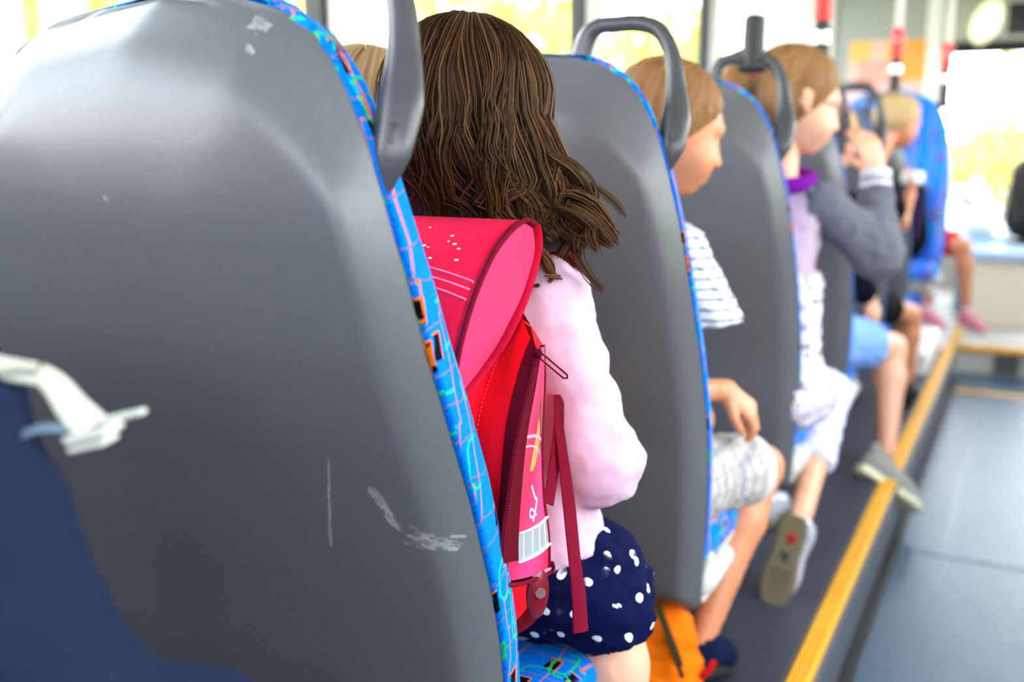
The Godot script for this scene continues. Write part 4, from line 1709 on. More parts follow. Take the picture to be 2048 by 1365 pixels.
	var disc := part("round_clip", mb, mat(Color(0.42, 0.02, 0.10), 0.3), t)
	mb = MB.new()
	tube(mb, PackedVector3Array([q(-0.4460, 0.5414, 0.9221), q(-0.4401, 0.5468, 0.9126)]), [0.006], 12)
	part("rivet", mb, mat(Color(0.30, 0.10, 0.13), 0.4), disc)
	# shoulder straps and the two loose webbing ends
	mb = MB.new()
	ribbon(mb, spline([q(-0.545, 0.925, 1.0), q(-0.53, 0.935, 1.05), q(-0.53, 0.915, 1.12), q(-0.535, 0.84, 1.19), q(-0.53, 0.72, 1.19), q(-0.49, 0.62, 1.12), q(-0.47, 0.55, 1.05)], 5), [0.02, 0.024, 0.024, 0.02, 0.012], 0.005, Vector3.UP)
	part("shoulder_strap", mb, cloth_mat(Color(0.55, 0.02, 0.06), 30.0, 0.5), t)
	mb = MB.new()
	ribbon(mb, spline([q(-0.72, 0.925, 1.0), q(-0.72, 0.935, 1.06), q(-0.72, 0.90, 1.14), q(-0.71, 0.80, 1.20), q(-0.72, 0.65, 1.18), q(-0.74, 0.53, 1.06)], 5), [0.02, 0.024, 0.02, 0.012], 0.005, Vector3.UP)
	part("shoulder_strap", mb, cloth_mat(Color(0.55, 0.02, 0.06), 30.0, 0.5), t)
	mb = MB.new()
	ribbon(mb, spline([q(-0.4833, 0.7331, 1.0495), q(-0.4781, 0.6995, 1.0389), q(-0.4725, 0.6635, 1.0165), q(-0.4624, 0.6237, 0.9782)], 5), [0.008], 0.0013, Vector3(0.9, 0, 0.45))
	part("webbing", mb, trim, t)
	mb = MB.new()
	ribbon(mb, spline([q(-0.4781, 0.6995, 1.0389), q(-0.4626, 0.6578, 1.0203), q(-0.4473, 0.6172, 1.0018), q(-0.4256, 0.5728, 0.9686), q(-0.4143, 0.5386, 0.9552), q(-0.4059, 0.4962, 0.9443)], 5), [0.007, 0.0085, 0.010, 0.0095, 0.0095, 0.0105], 0.0014, Vector3(0.9, 0, 0.45))
	var wb := part("webbing", mb, trim, t)
	mb = MB.new()
	ribbon(mb, spline([q(-0.4152, 0.5472, 0.9556), q(-0.4089, 0.5222, 0.9475), q(-0.4046, 0.4960, 0.9414)], 4), [0.0105, 0.0108, 0.0115], 0.0026, Vector3(0.9, 0, 0.45))
	part("folded_end", mb, trim, wb)


func smooth2(pts: Array, steps: int) -> Array:
	var v := []
	for p in pts:
		v.append(Vector3(p.x, p.y, 0))
	var out := []
	for p in spline(v, steps):
		out.append(Vector2(p.x, p.y))
	return out


# rear face of the lid at height y
func lid_f(lid: Array, y: float) -> float:
	for i in range(1, 6):
		if y <= lid[i].y and y >= lid[i + 1].y:
			return lerpf(lid[i].x, lid[i + 1].x, (lid[i].y - y) / (lid[i].y - lid[i + 1].y))
	return lid[6].x


func profile_bag(t: Node, called: String, pr: Array, x0: float, x1: float, round_: float, m: Material) -> void:
	var mb := MB.new()
	var c := Vector2.ZERO
	for p in pr:
		c += p
	c /= pr.size()
	var rings := []
	for k in [[0.0, 1.0], [0.12, 0.55], [0.4, 0.2], [1.0, 0.0]]:
		rings.append([x0 + round_ * k[0], k[1]])
	for k in [[1.0, 0.0], [0.4, 0.2], [0.12, 0.55], [0.0, 1.0]]:
		rings.append([x1 - round_ * k[0], k[1]])
	var out := []
	for r in rings:
		var ring := PackedVector3Array()
		for p in smooth2(pr + [pr[0]], 4):
			var w: Vector2 = p + (c - p).normalized() * round_ * r[1]
			ring.append(q(r[0], w.y, w.x))
		ring.remove_at(ring.size() - 1)
		out.append(ring)
	loft(mb, out, true, true, true)
	part(called, mb, m, t)


func pocket(t: Node, red: Material, pink: Material, trim: Material, tape: Material) -> Node3D:
	# seam against the bag (inner) and zip line (outer edge), listed from the top down, then the front edge of the outer panel
	var inner := [q(-0.506, 0.846, 0.990), q(-0.506, 0.80, 0.93), q(-0.506, 0.74, 0.885), q(-0.506, 0.66, 0.885), q(-0.506, 0.58, 0.915), q(-0.506, 0.525, 0.945)]
	var zip := [q(-0.449, 0.818, 0.916), q(-0.449, 0.787, 0.900), q(-0.450, 0.735, 0.873), q(-0.448, 0.68, 0.850), q(-0.448, 0.63, 0.836), q(-0.450, 0.585, 0.842)]
	var front := [q(-0.462, 0.812, 0.960), q(-0.458, 0.77, 0.955), q(-0.453, 0.71, 0.94), q(-0.450, 0.65, 0.938), q(-0.447, 0.60, 0.945), q(-0.449, 0.560, 0.952)]
	var back := [q(-0.520, 0.838, 0.998), q(-0.520, 0.79, 1.008), q(-0.520, 0.71, 1.015), q(-0.520, 0.65, 1.02), q(-0.520, 0.59, 1.02), q(-0.520, 0.54, 1.02)]
	var A := spline(inner, 5)
	var Z := spline(zip, 5)
	var F := spline(front, 5)
	var K := spline(back, 5)
	var n := A.size()
	# rear gusset, slightly dished, stitched line along it
	var gus := func(i: int, s: float) -> Vector3: return A[i].lerp(Z[i], s) + q(0.3, 0.0, -0.9) * 0.009 * sin(s * PI) * (1.0 - 0.8 * sin(PI * i / n)) + q(0, 0, 1) * 0.004 * sin(s * PI * 2.0) * sin(i * 0.35)
	var mb := MB.new()
	var rings := []
	for i in n:
		var ring := PackedVector3Array()
		for k in 13:
			ring.append(gus.call(i, k / 12.0))
		rings.append(ring)
	loft(mb, rings, false, false, false, Vector3(0.3, 0, 1))
	var root := part("side_pocket_panel", mb, red, t)
	mb = MB.new()
	for i in range(2, n - 2):
		var a: Vector3 = A[i].lerp(Z[i], 0.12) + q(0.3, 0, -0.9) * 0.006
		var b := A[i + 1].lerp(Z[i + 1], 0.12) + q(0.3, 0, -0.9) * 0.006
		for k in 3:
			tube(mb, PackedVector3Array([a.lerp(b, k / 3.0), a.lerp(b, k / 3.0 + 0.2)]), [0.0006], 5)
	part("stitching", mb, mat(Color(0.95, 0.2, 0.3), 0.7), root).set_meta("kind", "stuff")
	# zip: a wide dark tape wrapped round the edge, two rows of teeth
	mb = MB.new()
	rings = []
	for i in int(n * 0.9):
		var ring := PackedVector3Array()
		for k in [0.74, 0.82, 0.91]:
			ring.append(gus.call(i, k) + q(0.45, 0, -0.9) * 0.0022)
		ring.append(Z[i] + q(0.75, 0, -0.65) * 0.0045)
		for k in [0.10, 0.20, 0.28]:
			ring.append(Z[i].lerp(F[i], k) + q(1, 0, -0.3) * (0.006 * sin(maxf(0.0, k - 0.14) / 0.86 * PI) + 0.0022))
		rings.append(ring)
	loft(mb, rings, false, false, false, Vector3(0.7, 0, 0.7))
	var zp := part("zip_tape", mb, tape, root)
	mb = MB.new()
	for i in int(n * 0.9) - 1:
		for k in 4:
			var p: Vector3 = Z[i].lerp(Z[i + 1], k / 4.0) + q(0.75, 0, -0.65) * 0.0056
			for s in [-1.0, 1.0]:
				cbox(mb, p + q(0.65, 0, 0.75) * 0.0016 * s, Vector3(0.0028, 0.0012, 0.0016), 0.0004, look((Z[i + 1] - Z[i]).normalized(), Vector3.RIGHT))
	part("zip_teeth", mb, trim, zp).set_meta("kind", "stuff")
	# pull tab hanging from the slider
	mb = MB.new()
	var top: Vector3 = Z[1] + q(0.75, 0, -0.65) * 0.010
	cbox(mb, top, Vector3(0.007, 0.010, 0.006), 0.002)
	var e := top + q(0.014, -0.030, 0.036)
	var side := q(0.4, 0.5, 0.0).normalized() * 0.003
	tube(mb, PackedVector3Array([top + side, e + side, e + (e - top).normalized() * 0.004, e - side, top - side]), [0.0012], 7)
	part("zip_pull", mb, mat(Color(0.40, 0.05, 0.14), 0.25, 0.6), zp)
	# outer panel with its print
	mb = MB.new()
	rings = []
	for i in n:
		var ring := PackedVector3Array()
		for k in 9:
			var s := k / 8.0
			ring.append(Z[i].lerp(F[i], 0.14 + 0.86 * s) + q(1, 0, -0.3) * 0.006 * sin(s * PI))
		rings.append(ring)
	loft(mb, rings, false, false, false, Vector3.RIGHT)
	part("outer_panel", mb, tex_mat(pocket_print(), 0.0, 0.45), root)
	# front gusset and bottom
	mb = MB.new()
	rings = []
	for i in n:
		rings.append(PackedVector3Array([F[i], F[i].lerp(K[i], 0.5) + q(0.004, 0, 0.004), K[i]]))
	loft(mb, rings, false, false, false, Vector3(1, 0, -1))
	rings = []
	for i in 6:
		var s := i / 5.0
		rings.append(PackedVector3Array([A[n - 1].lerp(Z[n - 1], s), (A[n - 1].lerp(K[n - 1], 0.5)).lerp(Z[n - 1].lerp(F[n - 1], 0.5), s) + q(0, -0.008, 0), K[n - 1].lerp(F[n - 1], s)]))
	loft(mb, rings, false, false, false, Vector3.DOWN)
	loft(mb, [PackedVector3Array([A[0], K[0]]), PackedVector3Array([A[0].lerp(Z[0], 0.5) + q(0.003, 0.004, 0), K[0].lerp(F[0], 0.5) + q(0.003, 0.004, 0)]), PackedVector3Array([Z[0], F[0]])], false)
	part("gusset", mb, red, root)
	mb = MB.new()
	var pp := [Z[n - 1] + q(0.002, 0.0, 0), Z[n - 1].lerp(F[n - 1], 0.3) + q(0.004, -0.006, 0), F[n - 1] + q(0.003, -0.006, 0), F[n - 2] + q(0.003, 0, 0.002)]
	tube(mb, spline(pp, 5), [0.0024], 8)
	tube(mb, F, [0.0026], 8)
	part("piping", mb, trim, root)
	# silver reflective band
	mb = MB.new()
	rings = []
	for i in 7:
		var ring := PackedVector3Array()
		for k in 9:
			var s := 0.29 + 0.72 * k / 8.0
			var y := lerpf(0.632, 0.624, k / 8.0) - 0.033 * i / 6.0
			ring.append(on_panel(Z, F, y, s) + q(1, 0, -0.3) * (0.006 * sin((s - 0.14) / 0.86 * PI) + 0.0012))
		rings.append(ring)
	loft(mb, rings, false, false, false, Vector3.RIGHT)
	var sil := mat(Color(0.80, 0.82, 0.85), 0.2, 0.55)
	var bd := part("reflective_band", mb, sil, root)
	for edge in [0.0, 1.0]:
		mb = MB.new()
		var pts := []
		for k in 9:
			var s := 0.29 + 0.72 * k / 8.0
			var y: float = lerpf(0.632, 0.624, k / 8.0) - 0.033 * edge
			pts.append(on_panel(Z, F, y, s) + q(1, 0, -0.3) * (0.006 * sin((s - 0.14) / 0.86 * PI) + 0.002))
		ribbon(mb, spline(pts, 3), [0.0008], 0.0022, Vector3.RIGHT)
		part("band_edge", mb, M.white, bd)
	for k in 4:
		mb = MB.new()
		var s := 0.36 + 0.17 * k
		var y := lerpf(0.632, 0.624, (s - 0.29) / 0.72)
		var o := q(1, 0, -0.3) * (0.006 * sin((s - 0.14) / 0.86 * PI) + 0.0018)
		tube(mb, PackedVector3Array([on_panel(Z, F, y, s) + o, on_panel(Z, F, y - 0.033, s) + o]), [0.0008], 6)
		part("band_seam", mb, M.white, bd)
	return root


func on_panel(Z: PackedVector3Array, F: PackedVector3Array, y: float, s: float) -> Vector3:
	for i in Z.size() - 1:
		var a := Z[i].lerp(F[i], s)
		var b := Z[i + 1].lerp(F[i + 1], s)
		if y <= a.y and y >= b.y:
			return a.lerp(b, (a.y - y) / maxf(a.y - b.y, 1e-5))
	return Z[-1].lerp(F[-1], s) + Vector3(0, y - Z[-1].lerp(F[-1], s).y, 0)


# pink panel print: brown mane over an orange neck, pale curls
func pocket_print() -> ImageTexture:
	var W := 256
	var Hh := 512
	var im := Image.create(W, Hh, false, Image.FORMAT_RGB8)
	for y in Hh:
		for x in W:
			im.set_pixel(x, y, Color(0.93, 0.10, 0.26).lerp(Color(0.95, 0.22, 0.45), clampf(0.5 + 0.5 * sin(x * 0.02 + y * 0.012), 0, 1)))
	var d := func(x: float, y: float, r: int, c: Color) -> void:
		for dy in range(-r, r + 1):
			for dx in range(-r, r + 1):
				if dx * dx + dy * dy <= r * r:
					im.set_pixel(clampi(int(x) + dx, 0, W - 1), clampi(int(y) + dy, 0, Hh - 1), c)
	# orange neck
	for y in range(170, 262):
		var s := (y - 170) / 92.0
		for x in range(int(lerpf(150, 95, s)), int(lerpf(205, 125, s * s))):
			im.set_pixel(x, y, Color(0.86, 0.56, 0.26) if (x + y / 3) % 23 > 7 else Color(0.72, 0.42, 0.18))
	# brown mane in ragged locks
	for i in 9:
		for k in 22:
			d.call(140 + i * 9 + k * 3.4, 138 + i * 8 + k * (1.2 + 0.1 * i) + 3.0 * sin(k * 0.6 + i), maxi(2, 9 - k / 3), Color(0.24, 0.15, 0.08) if (i + k / 5) % 3 else Color(0.40, 0.27, 0.15))
	for k in 60:
		d.call(20 + k * 4, 208 - 10.0 * sin(k * 0.05), 3, Color(0.97, 0.55, 0.72))
		d.call(30 + k * 3, 225 - 8.0 * sin(k * 0.06), 2, Color(0.97, 0.60, 0.76))
	# white curl
	for k in 70:
		var a := k * 0.11
		d.call(120 + 34.0 * sin(a * 0.5) + k * 0.5, 290 + 64.0 * (k / 70.0) + 8.0 * sin(a), 4, Color(0.97, 0.93, 0.94))
		if k > 40:
			d.call(150 - 40.0 * cos(a), 345 + 9.0 * sin(a * 2.0), 3, Color(0.97, 0.93, 0.94))
	return ImageTexture.create_from_image(im)


# ------------------------------------------------------------------ the other passengers
func boy_in_stripes() -> void:
	var t := thing("person", "boy with short hair in a striped shirt and pale plaid shorts, looking down", "person")
	var j := {
		"head": q(-0.60, 1.055, 1.765), "neck": q(-0.61, 0.90, 1.73),
		"sL": q(-0.74, 0.82, 1.76), "sR": q(-0.55, 0.83, 1.70), "eL": q(-0.78, 0.63, 1.80), "eR": q(-0.555, 0.595, 1.64), "wL": q(-0.62, 0.53, 1.88), "wR": q(-0.462, 0.592, 1.72),
		"hL": q(-0.66, 0.44, 1.66), "hR": q(-0.53, 0.44, 1.63), "kL": q(-0.62, 0.44, 1.93), "kR": q(-0.43, 0.405, 1.88), "aL": q(-0.62, 0.09, 1.86), "aR": q(-0.485, 0.10, 1.69),
	}
	var H := look(q(0.80, -0.30, 0.72))
	var u := 0.112
	make_body(t, j, 0.98, H, u, M.tan, {
		"L": {"d": q(0.8, -0.3, 0.4), "back": q(-0.2, 0.9, 0.3), "side": -1.0, "curl": [0.5, 0.5, 0.5, 0.5]},
		"R": {"d": q(0.62, -0.62, 0.30), "back": q(0.7, 0.7, -0.1), "side": 1.0, "curl": [0.55, 0.62, 0.68, 0.75], "L": 0.128, "thumb": 0.8},
	}, Color(0.5, 0.35, 0.25))
	hair_cap(t, j.head, H, u, 0.04, Color(0.15, 0.068, 0.025), Color(0.29, 0.145, 0.06))
	var sm := tex_mat(stripes_tex(), 9.5, 0.9)
	sm.uv1_scale = Vector3(9.5, 15.0, 9.5)
	var b := limbs(j, 0.98, ["torso"], 0.012)
	b.append([j.sR, q(-0.50, 0.72, 1.68), 0.050, 0.056, 0.03])
	b.append([q(-0.515, 0.77, 1.69), q(-0.482, 0.705, 1.685), 0.045, 0.055, 0.03])
	b.append([j.sL, j.sL.lerp(j.eL, 0.6), 0.050, 0.054, 0.03])
	garment("striped_shirt", t, b, 0.009, [[q(-0.52, 0.712, 1.68), q(0.10, -1, 0), 0.14], [j.sL.lerp(j.eL, 0.62), j.eL - j.sL, 0.08], [q(-0.61, 0.895, 1.73), q(0, 1, 0), 0.06]], sm, 0.005, 22.0)
	# pale shorts with blurred grey check
	var cm := Image.create(128, 128, false, Image.FORMAT_RGB8)
	cm.fill(Color(0.70, 0.67, 0.62))
	for k in 5:
		stroke(cm, [Vector2(k * 26 + 6, 0), Vector2(k * 26 + 6, 127)], 2 + k % 3, Color(0.47, 0.48, 0.52))
		stroke(cm, [Vector2(0, k * 26 + 3), Vector2(127, k * 26 + 3)], 1, Color(0.56, 0.56, 0.58))
	var pm := tex_mat(ImageTexture.create_from_image(cm), 6.0, 0.9)
	var sh := garment("shorts", t, [[j.hL, j.hR, 0.088, 0.088, 0.04], [j.hR, j.kR.lerp(j.hR, 0.16), 0.082, 0.066, 0.03], [j.hL, j.kL.lerp(j.hL, 0.1), 0.082, 0.07, 0.03]], 0.009, [[j.kR.lerp(j.hR, 0.2), j.kR - j.hR, 0.09], [j.kL.lerp(j.hL, 0.15), j.kL - j.hL, 0.085]], pm, 0.006, 26.0)
	var mb := MB.new()
	var c: Vector3 = j.kR.lerp(j.hR, 0.215)
	var ax: Vector3 = (j.kR - j.hR).normalized()
	var s1 := ax.cross(Vector3.UP).normalized()
	var s2 := s1.cross(ax)
	var hp := []
	for k in 17:
		var a := k / 16.0 * PI2
		hp.append(c + (s1 * cos(a) + s2 * sin(a)) * 0.067)
	tube(mb, spline(hp, 2), [Vector2(0.004, 0.014)], 8, false, ax)
	part("cuff", mb, cloth_mat(Color(0.80, 0.78, 0.74)), sh)
	var navy := cloth_mat(Color(0.05, 0.09, 0.2))
	shoe(t, Transform3D(look(q(0.15, -0.35, 1)), q(-0.49, 0.055, 1.655)), 0.19, navy, mat(Color(0.15, 0.12, 0.1)), navy)
	shoe(t, Transform3D(look(q(0.1, 0, 1)), q(-0.62, 0.005, 1.82)), 0.19, navy, mat(Color(0.15, 0.12, 0.1)), navy)


func girl_with_ponytail() -> void:
	var t := thing("person", "girl with a fair ponytail and glasses raising a grey-sleeved arm to her face", "person")
	var j := {
		"head": q(-0.535, 1.125, 2.50), "neck": q(-0.55, 0.955, 2.46),
		"sL": q(-0.67, 0.885, 2.50), "sR": q(-0.468, 0.885, 2.46), "eL": q(-0.70, 0.70, 2.58), "eR": q(-0.335, 0.765, 2.545), "wL": q(-0.58, 0.60, 2.68), "wR": q(-0.352, 0.960, 2.58),
		"hL": q(-0.62, 0.45, 2.37), "hR": q(-0.49, 0.45, 2.34), "kL": q(-0.56, 0.44, 2.66), "kR": q(-0.435, 0.385, 2.62), "aL": q(-0.58, 0.09, 2.60), "aR": q(-0.42, 0.165, 2.255),
	}
	var H := look(q(0.82, -0.22, 0.62))
	var u := 0.118
	make_body(t, j, 1.0, H, u, M.skin, {
		"L": {"d": q(0.5, -0.3, 0.6), "back": q(0, 0.9, 0.3), "side": -1.0, "curl": [0.5, 0.5, 0.5, 0.5]},
		"R": {"d": q(-0.35, 0.85, -0.05), "back": q(0.45, 0.2, -0.9), "side": -1.0, "curl": [0.35, 0.42, 0.5, 0.6], "L": 0.135, "thumb": 0.6},
	}, Color(0.4, 0.28, 0.18))
	# hair combed back into a tail
	var tail := [
		[j.head + H * (Vector3(0, 0.45, 0.95) * u), j.head + H * (Vector3(0, 0.42, 1.25) * u), 0.028, 0.035, 0.02],
		[j.head + H * (Vector3(0, 0.42, 1.25) * u), j.head + H * (Vector3(0.05, -0.1, 1.45) * u), 0.036, 0.030, 0.02],
		[j.head + H * (Vector3(0.05, -0.1, 1.45) * u), j.head + H * (Vector3(0.1, -0.9, 1.40) * u), 0.030, 0.012, 0.02],
	]
	var hr := hair_cap(t, j.head, H, u, 0.07, Color(0.15, 0.07, 0.025), Color(0.32, 0.17, 0.07), 0.006, tail)
	var mb := MB.new()
	var hp := []
	for k in 13:
		var a := k / 12.0 * PI2
		hp.append(j.head + H * (Vector3(cos(a) * 0.28, 0.44 + sin(a) * 0.28, 1.08) * u))
	tube(mb, spline(hp, 2), [0.012], 8, false)
	part("hair_tie", mb, mat(Color(0.75, 0.12, 0.35), 0.8), hr)
	# glasses
	mb = MB.new()
	for s in [-1.0, 1.0]:
		var ring := []
		for k in 13:
			var a := k / 12.0 * PI2
			ring.append(j.head + H * (Vector3(s * 0.32 + cos(a) * 0.2, -0.05 + sin(a) * 0.16, -0.98) * u))
		tube(mb, spline(ring, 2), [0.0018], 6, false)
		tube(mb, PackedVector3Array([j.head + H * (Vector3(s * 0.53, 0.0, -0.97) * u), j.head + H * (Vector3(s * 0.80, 0.02, 0.1) * u)]), [0.0018], 6)
	tube(mb, PackedVector3Array([j.head + H * (Vector3(-0.12, -0.02, -0.99) * u), j.head + H * (Vector3(0.12, -0.02, -0.99) * u)]), [0.0018], 6)
	part("glasses", mb, mat(Color(0.5, 0.3, 0.4), 0.3), t)
	# lilac-grey top, darker grey sleeves with a striped cuff
	var top := cloth_mat(Color(0.72, 0.63, 0.70))
	var b := limbs(j, 1.0, ["torso"], 0.011)
	garment("top", t, b, 0.01, [[q(-0.55, 0.94, 2.46), q(0, 1, 0), 0.06], [q(-0.55, 0.56, 2.38), q(0, -1, 0), 0.2]], top)
	var grey := cloth_mat(Color(0.40, 0.40, 0.43))
	var sl := garment("sleeve", t, [[j.sR + q(0.01, 0, 0), j.eR, 0.055, 0.056, 0.03], [j.eR, j.eR.lerp(j.wR, 0.85), 0.058, 0.038, 0.02], [j.eR + q(0.012, -0.012, 0), j.eR + q(0.0, 0.02, 0), 0.050, 0.050, 0.03]], 0.009, [[j.eR.lerp(j.wR, 0.80), j.wR - j.eR, 0.07]], grey, 0.007, 20.0)
	var cw := cloth_mat(Color(0.85, 0.85, 0.86))
	for k in 3:
		mb = MB.new()
		var a: Vector3 = j.eR.lerp(j.wR, 0.76 + k * 0.075)
		tube(mb, PackedVector3Array([a, a + (j.wR - j.eR) * 0.02, a + (j.wR - j.eR) * 0.075, a + (j.wR - j.eR) * 0.09]), [0.034, 0.0385 - k * 0.001, 0.0375 - k * 0.001, 0.033], 18)
		part("cuff_band", mb, cw if k != 1 else cloth_mat(Color(0.62, 0.62, 0.66)), sl)
	garment("sleeve", t, [[j.sL, j.eL, 0.055, 0.05, 0.03], [j.eL, j.wL, 0.048, 0.034, 0.02]], 0.012, [], grey)
	mb = MB.new()
	hp = []
	for k in 17:
		var a := k / 16.0 * PI2
		hp.append(q(-0.55 + 0.072 * cos(a), 0.935 + 0.012 * sin(a), 2.46 + 0.068 * sin(a)))
	tube(mb, spline(hp, 2), [Vector2(0.016, 0.02)], 10, false)
	part("purple_collar", mb, cloth_mat(Color(0.45, 0.08, 0.55)), t)
	# long printed vest and skirt: white, grey and purple patches
	var pr := noise_tex(256, 0.03, false, 1.0, ramp([Color(0.35, 0.35, 0.38), Color(0.90, 0.88, 0.90), Color(0.93, 0.92, 0.94), Color(0.80, 0.45, 0.78), Color(0.55, 0.08, 0.55)], [0.25, 0.42, 0.66, 0.78, 0.9]), 21, 3)
	var pm := tex_mat(pr, 4.0, 0.85)
	garment("printed_tunic", t, [[j.hL, j.hR, 0.09, 0.09, 0.04], [q(-0.55, 0.45, 2.36), q(-0.55, 0.68, 2.40), 0.096, 0.082, 0.04], [q(-0.49, 0.50, 2.36), q(-0.49, 0.70, 2.40), 0.072, 0.06, 0.03], [j.hR, j.hR.lerp(j.kR, 0.45), 0.088, 0.08, 0.03], [j.hL, j.hL.lerp(j.kL, 0.45), 0.088, 0.08, 0.03]], 0.009, [[q(-0.52, 0.725, 2.40), q(0, 1, 0), 0.15]], pm, 0.010, 26.0)
	garment("leggings", t, [[j.hR, j.kR, 0.065, 0.055, 0.03], [j.kR, j.kR.lerp(j.aR, 0.55), 0.055, 0.050, 0.02], [j.hL, j.kL, 0.065, 0.05, 0.03], [j.kL, j.kL.lerp(j.aL, 0.6), 0.05, 0.046, 0.02]], 0.009, [[j.kR.lerp(j.aR, 0.58), j.aR - j.kR, 0.07], [j.kL.lerp(j.aL, 0.6), j.aL - j.kL, 0.07]], cloth_mat(Color(0.86, 0.87, 0.95)))
	var silver := mat(Color(0.82, 0.82, 0.86), 0.3, 0.4)
	var sole := mat(Color(0.42, 0.38, 0.28), 0.7)
	# the right foot is tucked back, its sole towards the aisle behind
	var up := q(0.12, -0.25, 0.95).normalized()
	var fwd := q(-0.17, -0.93, -0.27)
	var ft := Transform3D(look(fwd, up), q(-0.418, 0.192, 2.190))
	var so := shoe(t, ft, 0.215, silver, sole, M.white, 0.022)
	mb = MB.new()
	ball(mb, Vector3(0.004, 0.0, -0.045), Vector3(0.012, 0.0015, 0.014))
	part("red_spot", mb, mat(Color(0.62, 0.06, 0.05), 0.6), so)
	mb = MB.new()
	cbox(mb, Vector3(0.0, 0.0, -0.085), Vector3(0.022, 0.003, 0.008), 0.001, Basis(Vector3.UP, 0.3))
	cbox(mb, Vector3(0.003, 0.0, -0.097), Vector3(0.016, 0.003, 0.005), 0.001, Basis(Vector3.UP, 0.3))
	part("sole_print", mb, mat(Color(0.12, 0.16, 0.13), 0.6), so)
	mb = MB.new()
	for k in 8:
		cbox(mb, Vector3(0, 0.001 + 0.003 * k / 8.0, -0.118 - k * 0.0075), Vector3(0.055 - 0.003 * k, 0.003, 0.0028), 0.001)
	part("tread", mb, mat(Color(0.38, 0.34, 0.25), 0.7), so)
	shoe(t, Transform3D(look(q(0.1, 0, 1)), j.aL + q(0, -0.085, -0.03)), 0.185, silver, sole, M.white)


func plain_child(label: String, j: Dictionary, face: Vector3, s: float, u: float, skin: Material, hair: Array, top: Color, bottoms: Color, sleeve: float, short: float, hands: Dictionary, cell := 0.014) -> Node3D:
	var t := thing("person", label, "person")
	var H := look(face)
	make_body(t, j, s, H, u, skin, hands, Color(0.3, 0.2, 0.12), cell, 0.008)
	hair_cap(t, j.head, H, u, 0.06, hair[0], hair[1], 0.009)
	var b := limbs(j, s, ["torso"], 0.012)
	var cuts := [[j.neck + q(0, -0.01, 0), q(0, 1, 0), 0.06]]
	for n in ["L", "R"]:
		var sh: Vector3 = j["s" + n]
		var el: Vector3 = j["e" + n]
		var wr: Vector3 = j["w" + n]
		if sleeve <= 1.0:
			b.append([sh, sh.lerp(el, sleeve), 0.052 * s, 0.048 * s, 0.03])
		else:
			b.append([sh, el, 0.054 * s, 0.048 * s, 0.03])
			b.append([el, el.lerp(wr, sleeve - 1.0), 0.048 * s, 0.036 * s, 0.02])
	garment("top", t, b, cell * 0.8, cuts, cloth_mat(top))
	b = [[j.hL, j.hR, 0.088 * s, 0.088 * s, 0.04]]
	cuts = []
	for n in ["L", "R"]:
		var h: Vector3 = j["h" + n]
		var k: Vector3 = j["k" + n]
		b.append([h, h.lerp(k, short), 0.082 * s, 0.068 * s, 0.03])
		cuts.append([h.lerp(k, short + 0.02), k - h, 0.085 * s])
	garment("shorts", t, b, cell * 0.8, cuts, cloth_mat(bottoms))
	return t


